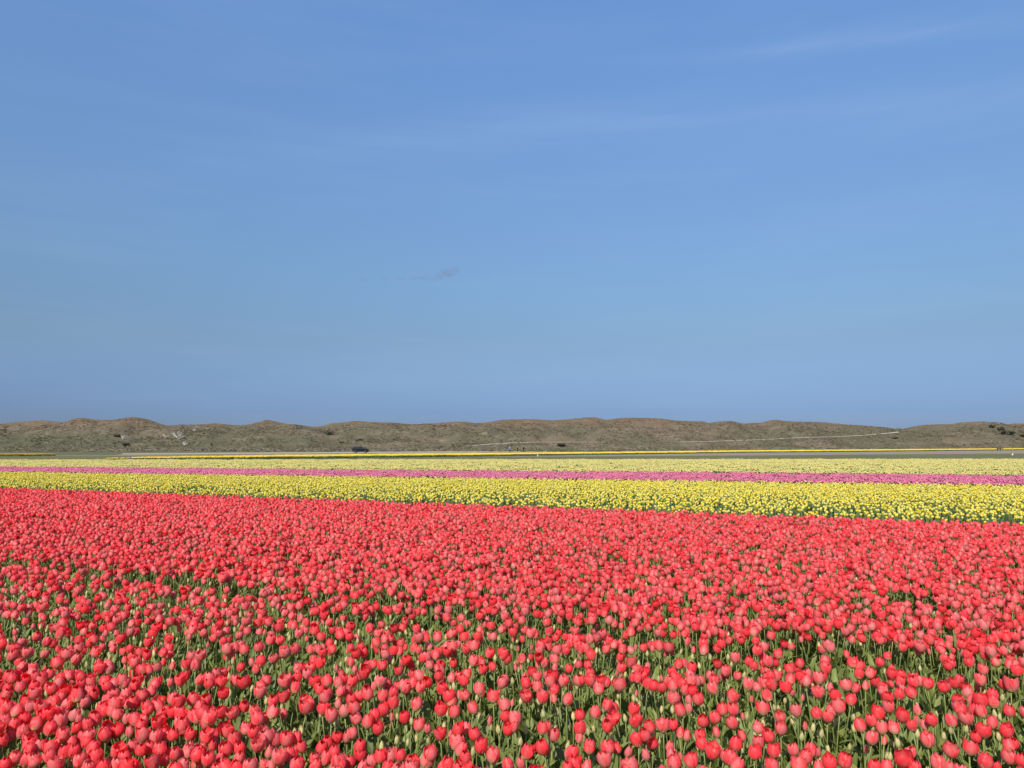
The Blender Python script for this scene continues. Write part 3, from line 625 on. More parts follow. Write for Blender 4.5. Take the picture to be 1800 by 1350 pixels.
# meshes shared by the counted tulips
petal_me = {k: [mb.mesh('petal', [M_RED]) for mb in v] for k, v in BLOOMS.items()}
stem_me = [s[0].mesh('stem', [M_STEM]) for s in STEMS]
leaf_me = [l.mesh('leaf', [M_LEAF]) for l in LEAVES]
def zone(q):
    cols = [(130, 'left corner'), (330, 'far left'), (560, 'left'), (790, 'left of middle'), (1010, 'middle'), (1240, 'right of middle'), (1470, 'right'), (1670, 'far right'), (9999, 'right corner')]
    lays = [(1235, 'fourth layer back'), (1272, 'third layer back'), (1310, 'second layer back'), (9999, 'frontmost layer')]
    return next(n for l, n in lays if q['py'] < l) + ', ' + next(n for l, n in cols if q['px'] < l)
keys = {}
for q in hero:
    ln = 'leaning left' if q['lean'] < -R(3.2) else ('leaning right' if q['lean'] > R(3.2) else 'upright')
    q['key'] = (KINDS[q['ki']][0] + ' ' + TONES[q['ti']][0] + ' tulip ' + ln, zone(q)); keys.setdefault(q['key'], []).append(q)
ORD = ['', 'second', 'third', 'fourth', 'fifth', 'sixth', 'seventh']
for k, qs in keys.items():
    qs.sort(key=lambda q: q['px'])
    for n, q in enumerate(qs):
        q['label'] = k[0] + ', ' + k[1] + ('' if len(qs) == 1 else (', leftmost such' if n == 0 else ', %s such from left' % ORD[n]))
for q in hero:
    root = empty('tulip', q['base']); root.rotation_euler = q['rot']
    tag(root, q['label'], 'tulip', 'red tulips nearest the front of the field')
    st = bpy.data.objects.new('stem', stem_me[q['si']]); COL.objects.link(st); st.parent = root; st.scale = (1, 1, q['hs'])
    tip = STEMS[q['si']][1]
    for pm in petal_me[q['ki'], q['ti']]:
        p = bpy.data.objects.new('petal', pm); COL.objects.link(p); p.parent = root
        p.location = (tip.x, tip.y, tip.z * q['hs'] - 0.001); p.scale = (q['sc'],) * 3; p.rotation_euler = q['nod']
    a0 = rn.uniform(0, 6.28)
    for k in range(3):
        l = bpy.data.objects.new('leaf', rn.choice(leaf_me)); COL.objects.link(l); l.parent = root
        l.rotation_euler = (0, 0, a0 + k * 2.2 + rn.uniform(-.4, .4)); l.scale = (1, 1, rn.uniform(.8, 1.0)) if k else (1, 1, 1.05)

# whole plants for the uncounted mass
def plant_mb(ki, ti, seed, nleaf=3, hs=1.0):
    r_ = random.Random(seed); mb = MB(); st, tip = STEMS[seed % 4]
    mb.join(st, Matrix.Diagonal((1, 1, hs, 1)), 1)
    nod = Euler((r_.gauss(0, .18), r_.gauss(0, .18), 0)).to_matrix().to_4x4()
    for p in BLOOMS[ki, ti]: mb.join(p, Matrix.Translation((tip.x, tip.y, tip.z * hs - .001)) @ nod, 0)
    for k in range(nleaf): mb.join(LEAVES[r_.randrange(10)], Matrix.Rotation(r_.uniform(0, 6.28), 4, 'Z') @ Matrix.Diagonal((1, 1, r_.uniform(.8, 1.05), 1)), 2)
    return mb
def bud_mb(seed, hs, pink):
    r_ = random.Random(seed); mb = MB(); st, tip = STEMS[seed % 4]
    mb.join(st, Matrix.Diagonal((1, 1, hs, 1)), 1)
    for q in range(3): mb.join(petal(q * 2.094, .0108, .050, -.12, True, r_, .0 if pink else .15, 3, 5), Matrix.Translation((tip.x, tip.y, tip.z * hs - .001)), 0)
    for k in range(3): mb.join(LEAVES[r_.randrange(10)], Matrix.Rotation(r_.uniform(0, 6.28), 4, 'Z'), 2)
    return mb
mixes = [(0, 0), (0, 1), (1, 0), (1, 1), (1, 2), (1, 1), (2, 0), (2, 1), (2, 2), (3, 0), (3, 1), (3, 2), (2, 1), (1, 0)]
red_protos = [proto('red_plant', plant_mb(k, t_, 300 + i, 3 if i % 2 else 2, 0.95 + 0.02 * (i % 5)), [M_RED, M_STEM, M_LEAF]) for i, (k, t_) in enumerate(mixes)]
bud_protos = [proto('bud_plant', bud_mb(400 + i, .74 + .05 * i, i in (3,)), [M_BUD if i != 3 else M_RED, M_STEM, M_LEAF]) for i in range(5)]
leaf_protos = []
for i in range(4):
    mb = MB(); r_ = random.Random(500 + i)
    for k in range(5): mb.join(LEAVES[r_.randrange(10)], Matrix.Rotation(r_.uniform(0, 6.28), 4, 'Z') @ Matrix.Translation((r_.uniform(0, .03), 0, 0)), 0)
    leaf_protos.append(proto('leaf_tuft', mb, [M_LEAF]))

def sparse(x, y):
    s = FS(x, y); nzv = np.array([nz3(a / .9, b / .9, 40) for a, b in zip(x, y)]); nb = np.array([nz3(a / .35, b / .35, 44) for a, b in zip(x, y)])
    z = (1 / (1 + np.exp(-(s - 3.25 - nzv * .3) * 9))) * (1 / (1 + np.exp((s - 5.85 - nzv * .5) * 5)))   # 1 in the thin bed
    z = z * np.clip(0.80 + 0.5 * nzv, 0.45, 1)
    return z, nzv, nb
Ppts = poly_points(-24, 17, 1.3, 32, 136, lambda p: p[:, 1] < ev(L_RED, p[:, 0]), 3.0)
z, nzv, nb = sparse(Ppts[:, 0], Ppts[:, 1])
keep_p = (1 - np.where(FS(Ppts[:, 0], Ppts[:, 1]) > 4.3, .58, .70) * z) * (1 - gap(FS(Ppts[:, 0], Ppts[:, 1]) + 0.12 * nzv)) * np.where(nzv + .5 * nb < -.42, .55, 1.0) * np.where((nb > .35) & (z > .4), 1.5, 1.0)
Ppts = Ppts[rng.random(len(Ppts)) < keep_p]
# open patches seen between the beds
HOLES = [(-4.75 + k * .42, 8.25 - k * .20, .26, .17) for k in range(5)]
for hx, hy, a_, b_ in ((275, 1010, .55, .22), (380, 1028, .50, .20), (1055, 973, .32, .30), (1142, 986, .26, .26), (700, 1085, .30, .16), (770, 1092, .30, .16), (1590, 1047, .35, .22), (1460, 1118, .35, .18), (1290, 1128, .25, .15), (90, 985, .3, .2), (560, 1150, .22, .14), (1120, 1150, .24, .14), (1700, 1180, .3, .14), (330, 1120, .3, .14), (880, 1130, .24, .12)):
    q = at_height(hx, hy, .42); HOLES.append((q.x, q.y, a_, b_))
for hx, hy, a_, b_ in HOLES:
    Ppts = Ppts[((Ppts[:, 0] - hx) / a_) ** 2 + ((Ppts[:, 1] + .49 * (Ppts[:, 0] - hx) - hy) / b_) ** 2 > rng.uniform(.7, 1.1, len(Ppts))]
# the zone filled by the transcribed blooms: drop the random ones whose bloom would show there
def screen(P, zc=.42):
    X, Y, Z = P[:, 0], P[:, 1], zc - EYE
    dz = Y * math.cos(PITCH) + Z * math.sin(PITCH); up = -Y * math.sin(PITCH) + Z * math.cos(PITCH)
    return 900 + FPX * X / dz, 675 - FPX * up / dz
sx_, sy_ = screen(Ppts); drop = (rng.random(len(Ppts)) < np.where(FS(Ppts[:, 0], Ppts[:, 1]) < 3.1, .72, 1.0)) & (sy_ > 1192) & (sy_ < 1352) & (sx_ > -12) & (sx_ < 1812)
Ppts = Ppts[~drop]
n = len(Ppts)
pts = [(p[0], p[1], 0) for p in Ppts]; rot = [(rng.normal(0, R(5.5)), rng.normal(0, R(5)), rng.uniform(0, 6.28)) for _ in range(n)]
scl = list(rng.uniform(.88, 1.10, n)); pk = list(rng.integers(0, len(mixes), n))
lut = {}
for i, kt in enumerate(mixes): lut.setdefault(kt, i)
for q in rest:
    pts.append(tuple(q['base'])); rot.append(tuple(q['rot'])); scl.append(1.0); pk.append(lut.get((q['ki'], q['ti']), 3))
scatter('red_tulips', pts, rot, scl, pk, red_protos, 'mass of coral red tulips filling the front of the field')
# unopened buds and leaf tufts between them
B = poly_points(-16, 14, 1.3, 16, 78, lambda p: p[:, 1] < ev(L_RED, p[:, 0]), 1.4)
z, nzv, nb = sparse(B[:, 0], B[:, 1]); B = B[rng.random(len(B)) < np.clip(.13 + .72 * z, 0, 1) * (1 - .8 * gap(FS(B[:, 0], B[:, 1])))]
n = len(B); scatter('tulip_buds', [(p[0], p[1], 0) for p in B], [(rng.normal(0, R(6)), rng.normal(0, R(6)), rng.uniform(0, 6.28)) for _ in range(n)], rng.uniform(.85, 1.05, n), rng.integers(0, 5, n), bud_protos, 'pale green unopened tulip buds between the red blooms')
B = poly_points(-12, 12, 1.3, 13, 34, lambda p: p[:, 1] < ev(L_RED, p[:, 0]), 1.4)
n = len(B); scatter('tulip_leaves', [(p[0], p[1], 0) for p in B], [(rng.normal(0, R(5)), rng.normal(0, R(5)), rng.uniform(0, 6.28)) for _ in range(n)], rng.uniform(.75, 1.05, n), rng.integers(0, 4, n), leaf_protos, 'upright green tulip leaves between the red tulips')

# yellow band: plants one by one
M_LEAF2 = leaf_mat('yellow_tulip_leaf', (0.035, 0.075, 0.026), (0.13, 0.20, 0.075))
def small_plant(mat_i, seed, hs=1.0):
    r_ = random.Random(seed); mb = MB(); st, tip = STEMS[seed % 4]; mb.join(st, Matrix.Diagonal((1, 1, hs, 1)), 1)
    op = r_.uniform(0, .6); rm = r_.uniform(.024, .0285); tv = r_.choice((0.05, .4, .7, 1.0))
    for q in range(6): mb.join(petal(q * 1.047, rm, .058, op, q % 2 == 0, r_, tv, 2, 4), Matrix.Translation((tip.x, tip.y, tip.z * hs)), 0)
    for k in range(3): mb.join(LEAVES[r_.randrange(10)], Matrix.Rotation(r_.uniform(0, 6.28), 4, 'Z'), 2)
    return mb
B = poly_points(-45, 42, 8, 60, 70, lambda p: (p[:, 1] > ev(L_RED, p[:, 0]) + .45) & (p[:, 1] < ev(L_RED, p[:, 0]) + 1.3), 1.5)
n = len(B); scatter('yellow_bed_leaves', [(p[0], p[1], 0) for p in B], [(rng.normal(0, R(5)), rng.normal(0, R(5)), rng.uniform(0, 6.28)) for _ in range(n)], rng.uniform(.95, 1.15, n), rng.integers(0, 4, n), leaf_protos, 'dark green leaves along the near edge of the yellow band')
yp = [proto('yellow_plant', small_plant(0, 600 + i, .84 + .03 * i), [M_YEL, M_STEM, M_LEAF2]) for i in range(8)]
Y = poly_points(-45, 42, 10, 60, 78, lambda p: (p[:, 1] > ev(L_RED, p[:, 0]) + .95) & (p[:, 1] < ev(L_YEL, p[:, 0])), 1.5)
nzv = np.array([nz3(a / 1.6, b / 1.2, 60) for a, b in Y]); fy = (Y[:, 1] - ev(L_RED, Y[:, 0])) 
Y = Y[rng.random(len(Y)) < np.clip(.24 + .058 * fy + .35 * nzv, .18, .95)]
n = len(Y); scatter('yellow_tulips', [(p[0], p[1], 0) for p in Y], [(rng.normal(0, R(5)), rng.normal(0, R(5)), rng.uniform(0, 6.28)) for _ in range(n)], rng.uniform(.85, 1.08, n), rng.integers(0, 8, n), yp, 'broad band of bright yellow tulips behind the red ones')

# farther bands: small tiles of many plants
def low_bloom(rm, hb, r_, tone):
    mb = MB(); n = 5; prof = [(0.25, 0), (.92, .28), (1.0, .55), (.62 + r_.uniform(0, .3), .95)]
    vs = [(math.cos(2 * math.pi * i / n + k) * rm * r, math.sin(2 * math.pi * i / n + k) * rm * r, hb * h) for k, (r, h) in enumerate(prof) for i in range(n)]; vs.append((0, 0, hb * .8))
    fs = [(k * n + i, k * n + (i + 1) % n, (k + 1) * n + (i + 1) % n, (k + 1) * n + i) for k in range(3) for i in range(n)] + [(3 * n + i, 3 * n + (i + 1) % n, 4 * n) for i in range(n)]
    uv = [(.2 + .6 * ((i * 2) % 5) / 4, h) for (_, h) in prof for i in range(n)] + [(.5, .8)]
    mb.add(vs, fs, uv, 0, tone); return mb
def tile(seed, size, count, hgt, big=1.0):
    r_ = random.Random(seed); mb = MB()
    for _ in range(count):
        x, y = r_.uniform(-.5, .5) * size, r_.uniform(-.5, .5) * size; h = hgt * r_.uniform(.88, 1.1)
        mb.join(low_bloom(.029 * big, .06 * big, r_, r_.random()), Matrix.Translation((x, y, h)) @ Euler((r_.gauss(0, .12), r_.gauss(0, .12), r_.uniform(0, 6))).to_matrix().to_4x4())
        s_ = .004 * big; mb.add([(x - s_, y, 0), (x + s_, y, 0), (x + s_, y, h), (x - s_, y, h)], [(0, 1, 2, 3)], mi=1, tone=r_.random())
        for k in range(2):
            a = r_.uniform(0, 6.28); w = .022 * big; L = h * r_.uniform(.6, .9); dx, dy = math.cos(a), math.sin(a)
            mb.add([(x - dy * w, y + dx * w, 0), (x + dy * w, y - dx * w, 0), (x + dy * w + dx * .05, y - dx * w + dy * .05, L * .65), (x + dx * .12, y + dy * .12, L), (x - dy * w + dx * .05, y + dx * w + dy * .05, L * .65)], [(0, 1, 2, 4), (4, 2, 3)], mi=1, tone=r_.random())
    return mb
def tiles(name, m, size, count, hgt, big, per, y0, y1, inside, label, margin, x0=-90, x1=90):
    pr = [proto(name + '_tile', tile(hash_ + 900, size, count, hgt, big), [m, M_LEAF2]) for hash_ in range(5)]
    Q = poly_points(x0, x1, y0, y1, per, inside, margin); n = len(Q)
    return scatter(name, [(p[0], p[1], gz(p[1])) for p in Q], [(0, 0, rng.integers(0, 4) * math.pi / 2 + rng.uniform(-.3, .3)) for _ in range(n)], rng.uniform(.9, 1.08, n), rng.integers(0, 5, n), pr, label)
tiles('pink_tulips', M_PINK, .6, 20, .36, 1.0, 3.2, 18, 80, lambda p: (p[:, 1] > ev(L_YEL, p[:, 0]) + .55) & (p[:, 1] < ev(L_PINK, p[:, 0])), 'narrow band of pink tulips between the two yellow bands', 2)
tiles('pale_yellow_tulips', M_PALE, .9, 23, .36, 1.0, 1.35, 24, 120, lambda p: (p[:, 1] > ev(L_PINK, p[:, 0]) + 1.0) & (p[:, 1] < ev(L_PALE, p[:, 0])), 'pale lemon tulips in the farthest band of the main field', 3)
# the long golden bed
GN_ = [(185, 806.8), (500, 803.4), (900, 799.2), (1300, 794.2), (1800, 789.6), (1950, 788.8)]; GF_ = [(185, 804.2), (500, 799.6), (900, 795.8), (1300, 791.6), (1800, 787.9), (1950, 787.4)]
gn = [on_ground(x, y, .30) for x, y in GN_]; gf = [on_ground(x, y, .42) for x, y in GF_]
def between(p):
    lo = np.interp(p[:, 0], [q.x for q in gn], [q.y for q in gn]); hi = np.interp(p[:, 0], [q.x for q in gf], [q.y for q in gf])
    return (p[:, 1] > lo) & (p[:, 1] < np.maximum(hi, lo + 5)) & (p[:, 0] > gn[0].x) & (p[:, 0] < 330)
tiles('golden_tulips', M_GOLD, 2.0, 60, .34, 1.6, .34, 70, 440, between, 'long thin bed of golden yellow tulips before the dunes', 6, -120, 340)
gl, gr = on_ground(-160, 799.5, .3), on_ground(72, 799.0, .3)
tiles('orange_tulips', M_ORANGE, 2.0, 70, .34, 1.7, .40, 100, 200, lambda p: (np.abs(p[:, 1] - np.interp(p[:, 0], [gl.x, gr.x], [gl.y, gr.y])) < 3) & (p[:, 0] > gl.x) & (p[:, 0] < gr.x), 'short strip of orange yellow tulips at the far left', 30, -160, 0)

# ------------------------------------------------------------------ people
M_SKIN = simple('skin', (0.50, 0.32, 0.24), .6); M_HAIR = simple('brown_hair', (0.05, 0.032, 0.02), .7)
def skin_part(name, chains, m, parent, sub=1):
    """chains of (point, radius); every chain starts at an existing joint index or None"""
    me = bpy.data.meshes.new(name); V = []; E = []; Rr = []
    for start, ch in chains:
        prev = start
        for p, r in ch:
            V.append(p); Rr.append(r); i = len(V) - 1
            if prev is not None: E.append((prev, i))
            prev = i
    me.from_pydata(V, E, []); o = link(name, me, [m], parent)
    sk = o.modifiers.new('skin', 'SKIN'); sk.use_smooth_shade = True
    for i, r in enumerate(Rr): sv = me.skin_vertices[0].data[i]; sv.radius = (r if isinstance(r, tuple) else (r, r)); sv.use_root = (i == 0)
    s_ = o.modifiers.new('sub', 'SUBSURF'); s_.levels = sub; s_.render_levels = sub
    return o
def person(px, foot_y, d, h, rz, coat, legs, label, stride=.1, arms=(.1, .1), hair=M_HAIR, group='walkers beyond the golden bed', p=None, long_coat=False):
    if p is None:
        dd = pix_dir(px, foot_y); p = Vector((dd.x * d / dd.y, d, gz(d)))
    root = empty('person', p, rz); tag(root, label, 'person', group); k = h / 1.75; q = lambda x, y, z: (x * k, y * k, z * k)
    arms_ = lambda r0, s_: (lambda a: [(q(s_ * .17, 0, 1.42), .062 * k * r0), (q(s_ * .22, a * .3, 1.14), .048 * k * r0), (q(s_ * .21, a * 1.0 + .05, .90), .036 * k * r0)])(arms[0] if s_ < 0 else arms[1])
    leg_ = lambda r0, s_, st: [(q(s_ * .095, 0, .90), .088 * k * r0), (q(s_ * .10, st * .7 + .02, .50), .058 * k * r0), (q(s_ * .10, st, .09), .040 * k * r0)]
    st = stride
    hand = lambda s_: (lambda a: [(q(s_ * .21, a * 1.1 + .07, .82), .028 * k), (q(s_ * .21, a * 1.15 + .09, .74), .018 * k)])(arms[0] if s_ < 0 else arms[1])
    body = [(None, [(q(0, 0, .98), (.15 * k, .10 * k)), (q(0, 0, 1.22), (.14 * k, .095 * k)), (q(0, 0, 1.42), (.13 * k, .09 * k)), (q(0, 0, 1.50), .052 * k), (q(0, .015, 1.58), .078 * k), (q(0, .015, 1.68), .085 * k), (q(0, .01, 1.735), .05 * k)])]
    body += [(2, arms_(1, -1) + hand(-1)), (2, arms_(1, 1) + hand(1)), (0, leg_(1, -1, st) + [(q(-.10, st + .12, .04), .035 * k)]), (0, leg_(1, 1, -st) + [(q(.10, -st + .12, .04), .035 * k)])]
    skin_part('body', body, M_SKIN, root)
    mc = simple('coat', coat, .9, 0, .1); ml = simple('trousers', legs, .9, 0, .1)
    jac = [(None, [(q(0, 0, .80 if not long_coat else .55), (.21 * k, .16 * k)), (q(0, 0, 1.0), (.22 * k, .16 * k)), (q(0, 0, 1.22), (.215 * k, .155 * k)), (q(0, 0, 1.43), (.18 * k, .13 * k)), (q(0, 0, 1.50), .065 * k)]), (3, arms_(1.35, -1)), (3, arms_(1.35, 1))]
    skin_part('jacket', jac, mc, root)
    skin_part('trousers', [(None, [(q(0, 0, .93), (.16 * k, .115 * k))]), (0, leg_(1.22, -1, st)), (0, leg_(1.22, 1, -st))], ml, root)
    for s_, yy in ((-1, st), (1, -st)): skin_part('shoe', [(None, [(q(s_ * .10, yy - .03, .05), .05 * k), (q(s_ * .10, yy + .15, .04), .042 * k)])], simple('shoe', (.03, .03, .03)), root)
    skin_part('hair', [(None, [(q(0, -.02, 1.62), .085 * k), (q(0, -.01, 1.71), .092 * k), (q(0, 0, 1.76), .05 * k)])], hair, root)
    fb = MB(); fb.join(tube([q(0, .095, 1.655), q(0, .118, 1.63)], [.012 * k, .016 * k], 5), Matrix()); link('nose', fb.mesh('nose', [M_SKIN]), parent=root)
    return root
person(896.3, 795, 222, 1.80, R(15), (.14, .22, .42), (.05, .055, .09), 'walker in a blue jacket, leftmost of the three people beyond the golden bed', .06, (.12, .06), hair=simple('grey_cap', (.25, .3, .36)))
person(909.8, 795, 232, 1.66, R(175), (.018, .018, .018), (.016, .016, .018), 'walker dressed all in black, middle one of the three beyond the golden bed', .05, (.05, .05))
person(920.2, 795, 222, 1.86, R(-160), (.028, .018, .012), (.025, .018, .014), 'tall walker in dark brown clothes, rightmost of the three beyond the golden bed', .10, (.14, -.06))
for (px, py, lb, cl) in ((1048.4, 776.6, 'tiny walker on the dune foot path, left one of the distant pair', (.06, .045, .03)), (1055.0, 776.0, 'tiny walker on the dune foot path, right one of the distant pair', (.05, .05, .03))):
    person(px, py, 0, 1.75, R(90), cl, (.03, .03, .02), lb, .12, (.1, -.1), group='distant pair on the dune foot path', p=on_dune(px, py, .15))

# ------------------------------------------------------------------ the parked car
M_PAINT = simple('dark_blue_paint', (.003, .004, .010), .55, .0, .15); M_GLASS = simple('dark_glass', (.008, .009, .011), .08, 0, .5); M_TYRE = simple('tyre_rubber', (.012, .012, .012), .9)
M_RIM = simple('rim_alloy', (.08, .08, .085), .5, .3); M_TRIM = simple('black_trim', (.015, .015, .015), .6); M_LAMP = simple('lamp_glass', (.6, .6, .6), .15); M_TAIL = simple('tail_lamp_red', (.35, .02, .015), .2)
def prism(name, prof, y0, y1, m, parent, top_in=0.0, zmid=1e9, bev=.03):
    """side outline (x, z) widened across the car; points above zmid lean inward"""
    bm = bmesh.new(); L, Rr = [], []
    for x, z in prof:
        k = top_in * max(0, z - zmid); L.append(bm.verts.new((x, y0 + k, z))); Rr.append(bm.verts.new((x, y1 - k, z)))
    n = len(prof); bm.faces.new(L); bm.faces.new(list(reversed(Rr)))
    for i in range(n): bm.faces.new((L[i], Rr[i], Rr[(i + 1) % n], L[(i + 1) % n]))
    bmesh.ops.recalc_face_normals(bm, faces=bm.faces)
    if bev: bmesh.ops.bevel(bm, geom=[e for e in bm.edges], offset=bev, segments=2, affect='EDGES', profile=.6)
    o = link(name, bm, [m], parent); smooth(o.data); return o
dcar = 206.0; dd = pix_dir(634, 796); car = empty('parked_car', (dd.x * dcar / dd.y, dcar, gz(dcar)), R(4)); tag(car, 'dark blue estate car standing side-on on the sandy track beyond the golden tulip bed', 'car')
body_prof = [(-2.16, .32), (-2.20, .55), (-2.20, 1.05), (-2.12, 1.56), (-1.95, 1.64), (.10, 1.66), (.46, 1.59), (1.34, 1.12), (2.02, .96), (2.18, .74), (2.20, .42), (2.12, .26), (-1.2, .24)]
prism('body', body_prof, -.90, .90, M_PAINT, car, .28, .95, .035)
for s_ in (-1, 1):
    def pane(prof, nm='window'):
        bm = bmesh.new(); vv = []
        for x, z in prof: vv.append(bm.verts.new((x, s_ * (.90 - .28 * max(0, z - .95) + .006), z)))
        f = bm.faces.new(vv); r = bmesh.ops.extrude_face_region(bm, geom=[f]); bmesh.ops.translate(bm, verts=[g for g in r['geom'] if isinstance(g, bmesh.types.BMVert)], vec=(0, -s_ * .03, 0)); bmesh.ops.recalc_face_normals(bm, faces=bm.faces); link(nm, bm, [M_GLASS], car)
    pane([(-1.90, 1.08), (-1.10, 1.06), (-1.10, 1.53), (-1.84, 1.53)]); pane([(-1.02, 1.06), (-.10, 1.06), (-.10, 1.54), (-1.02, 1.54)]); pane([(-.02, 1.06), (1.12, 1.08), (.42, 1.50), (.10, 1.54), (-.02, 1.54)])
    for hx in (-.85, .15):
        b = bmesh.new(); bmesh.ops.create_cube(b, size=1); bmesh.ops.scale(b, vec=(.16, .03, .03), verts=b.verts); bmesh.ops.translate(b, vec=(hx, s_ * .915, .93), verts=b.verts); link('door_handle', b, [M_TRIM], car)
    b = bmesh.new(); bmesh.ops.create_icosphere(b, subdivisions=2, radius=.1); bmesh.ops.scale(b, vec=(.8, 1, .8), verts=b.verts); bmesh.ops.translate(b, vec=(.92, s_ * .98, 1.06), verts=b.verts); link('side_mirror', b, [M_PAINT], car)
    for nm, mm, x, z, sz in (('headlight', M_LAMP, 2.08, .72, (.18, .30, .14)), ('tail_light', M_TAIL, -2.14, .98, (.12, .16, .46))):
        b = bmesh.new(); bmesh.ops.create_icosphere(b, subdivisions=2, radius=.5); bmesh.ops.scale(b, vec=sz, verts=b.verts); bmesh.ops.translate(b, vec=(x, s_ * .74, z), verts=b.verts); link(nm, b, [mm], car)
    for wx in (-1.36, 1.34):
        w = MB(); w.join(tube([(wx, s_ * .70, .33), (wx, s_ * .90, .33)], [.33, .33], 20), Matrix()); wo = link('wheel', w.mesh('tyre', [M_TYRE]), parent=car)
        w = MB(); w.join(tube([(wx, s_ * .88, .33), (wx, s_ * .925, .33)], [.21, .19], 16), Matrix()); link('rim', w.mesh('rim', [M_RIM]), parent=wo)
    link('sill_trim', (lambda: (lambda bb: (bmesh.ops.create_cube(bb, size=1), bmesh.ops.scale(bb, vec=(1.9, .05, .10), verts=bb.verts), bmesh.ops.translate(bb, vec=(0, s_ * .89, .30), verts=bb.verts), bb)[-1])(bmesh.new()))(), [M_TRIM], car)
    link('roof_rail', (lambda: (lambda bb: (bmesh.ops.create_cube(bb, size=1), bmesh.ops.scale(bb, vec=(1.8, .04, .04), verts=bb.verts), bmesh.ops.translate(bb, vec=(-.8, s_ * .62, 1.69), verts=bb.verts), bb)[-1])(bmesh.new()))(), [M_RIM], car)
def sheet(nm, pts_, m, parent):
    bm = bmesh.new(); f = bm.faces.new([bm.verts.new(p) for p in pts_]); r = bmesh.ops.extrude_face_region(bm, geom=[f]); bmesh.ops.translate(bm, verts=[g for g in r['geom'] if isinstance(g, bmesh.types.BMVert)], vec=(0, 0, -.02)); bmesh.ops.recalc_face_normals(bm, faces=bm.faces); link(nm, bm, [m], parent)
sheet('windscreen', [(.56, -.66, 1.565), (.56, .66, 1.565), (1.26, .78, 1.19), (1.26, -.78, 1.19)], M_GLASS, car)
sheet('rear_window', [(-2.15, -.64, 1.50), (-2.15, .64, 1.50), (-2.225, .76, 1.08), (-2.225, -.76, 1.08)], M_GLASS, car)

# ------------------------------------------------------------------ small things on the far fields
def post(px, py, h, m, label, r=.05, cap=None):
    p = on_ground(px, py); root = empty('marker_post', p); tag(root, label, 'post', 'marker posts on the far fields')
    link('stake', tube([(0, 0, -.1), (.01, 0, h)], [r, r * .9], 7).mesh('stake', [m]), parent=root)
    link('cap', tube([(.01, 0, h), (.01, 0, h + .14)], [r * 1.25, r * .6], 7).mesh('cap', [cap or m]), parent=root)
M_WHITE = simple('white_plastic', (.78, .77, .72), .5); M_WOOD = simple('weathered_wood', (.12, .10, .08), .9)
post(1230.2, 790.5, 1.15, M_WOOD, 'dark stake with a white cap standing behind the golden bed', .10, M_WHITE)
post(945.0, 802.6, .30, M_WHITE, 'short white peg on the grey strip below the right-hand walker', .04)
post(1744.3, 796.2, .55, M_WOOD, 'short dark stake on the grey strip left of the brown pony', .06)
post(626.2, 788.5, 1.5, M_WOOD, 'dark stake behind the roof of the dark blue car', .07)
post(936.3, 803.2, .28, M_WOOD, 'short dark peg on the grey strip beside a white one', .07)

M_COAT = simple('dark_bay_coat', (.045, .026, .014), .7); M_MANE = simple('black_mane', (.012, .01, .008), .8)
dp = 262.0; dd = pix_dir(1757, 795); pony = empty('pony', (dd.x * dp / dd.y, dp, gz(dp))); tag(pony, 'dark brown pony with lowered head on the grey strip at the far right', 'pony')
J = [(None, [((-.55, 0, .98), (.21, .22)), ((-.1, 0, .95), (.25, .26)), ((.40, 0, .97), (.23, .24)), ((.66, 0, 1.02), .15), ((.98, 0, .90), .11), ((1.22, 0, .74), .115), ((1.42, 0, .56), .07), ((1.48, 0, .50), .05)])]
for s_ in (-1, 1):
    J.append((0, [((-.66, s_ * .13, .74), .13), ((-.58, s_ * .13, .56), .075), ((-.74, s_ * .13, .40), .055), ((-.70, s_ * .13, .12), .036), ((-.67, s_ * .13, .03), .05)]))
    J.append((2, [((.46, s_ * .12, .70), .10), ((.48, s_ * .12, .40), .05), ((.46, s_ * .12, .12), .034), ((.49, s_ * .12, .03), .05)]))
skin_part('body', J, M_COAT, pony)
skin_part('mane', [(None, [((.56, 0, 1.22), .05), ((.84, 0, 1.10), .06), ((1.14, 0, .90), .045)])], M_MANE, pony)
skin_part('tail', [(None, [((-.76, 0, 1.04), .05), ((-.88, 0, .80), .07), ((-.90, 0, .42), .04)])], M_MANE, pony)
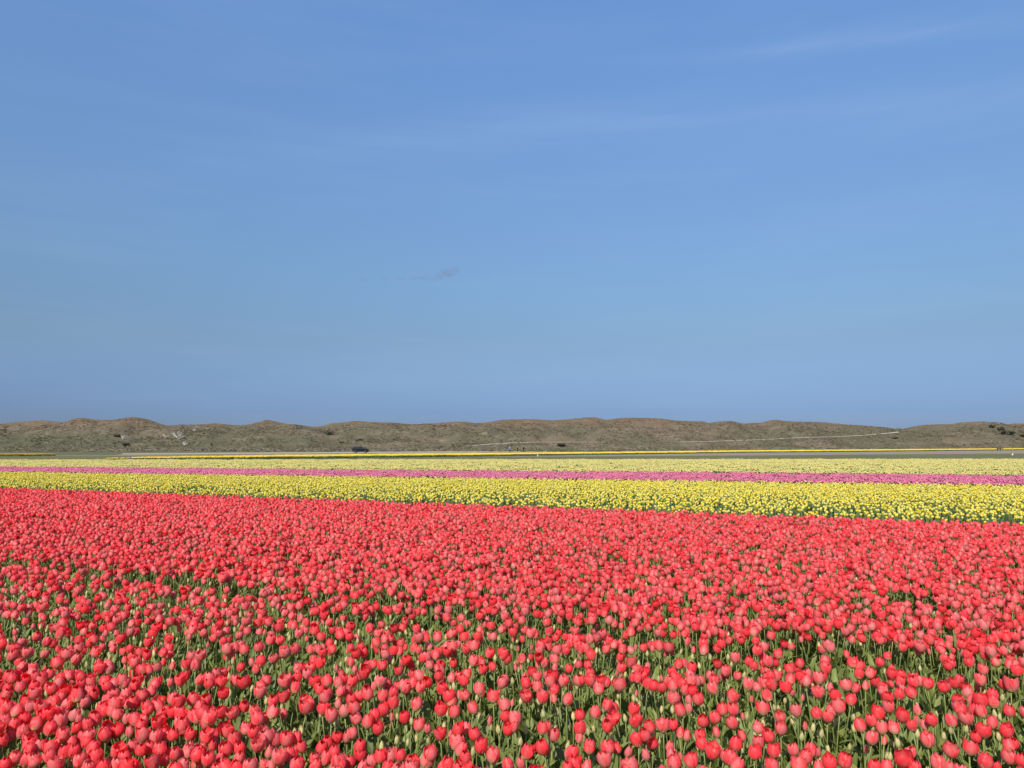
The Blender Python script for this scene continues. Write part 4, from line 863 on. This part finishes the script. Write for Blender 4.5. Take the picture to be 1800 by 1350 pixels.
for s_ in (-1, 1): skin_part('ear', [(None, [((1.10, s_ * .06, .92), .03), ((1.06, s_ * .08, 1.02), .012)])], M_COAT, pony)

p = on_ground(1780, 803.2); bird = empty('white_bird', p, R(20)); tag(bird, 'small white long-necked bird standing in the grass at the far right', 'bird')
skin_part('body', [(None, [((-.16, 0, .30), (.05, .04)), ((0, 0, .36), (.10, .10)), ((.10, 0, .42), .06), ((.07, 0, .54), .03), ((.12, 0, .64), .028), ((.17, 0, .66), .036)])], M_WHITE, bird)
skin_part('beak', [(None, [((.19, 0, .66), .014), ((.28, 0, .64), .005)])], simple('beak', (.5, .3, .05)), bird)
for s_ in (-1, 1): skin_part('leg', [(None, [((0, s_ * .03, .28), .012), ((.01, s_ * .03, .14), .009), ((0, s_ * .03, .0), .012)])], M_WOOD, bird)

# ------------------------------------------------------------------ one small grey cloud low in the sky
D = 3200.0
m = bpy.data.materials.new('cloud_vapour'); m.use_nodes = True; t = NT(m.node_tree); t.n.remove(t.n['Principled BSDF'])
pv = t.new('ShaderNodeVolumePrincipled'); pv.inputs['Color'].default_value = (.36, .40, .48, 1); pv.inputs['Anisotropy'].default_value = .0; pv.inputs['Density'].default_value = .0070
t.l.new(pv.outputs[0], t.n['Material Output'].inputs['Volume'])
mb = bmesh.new()
for px, py, a, b_ in ((785, 480, 38, 18), (772, 486, 30, 12), (799, 475, 24, 16), (762, 490, 22, 8), (745, 489, 30, 8), (728, 489, 24, 7), (705, 490, 26, 5), (676, 490, 20, 7), (640, 491, 30, 4)):
    dd = pix_dir(px, py); c = Vector((dd.x, dd.y, dd.z)) * (D / dd.y) + Vector((0, 0, EYE))
    r = bmesh.ops.create_icosphere(mb, subdivisions=3, radius=1.0)
    for v in r['verts']:
        k = 1 + .30 * nz3(v.co.x * 1.6 + px, v.co.y * 1.6, v.co.z * 1.6); v.co = c + Vector((v.co.x * a * k, v.co.y * a * k, v.co.z * b_ * k))
cl = link('cloud', mb, [m]); smooth(cl.data); tag(cl, 'small grey wisp of cloud alone in the blue sky above the car', 'cloud')
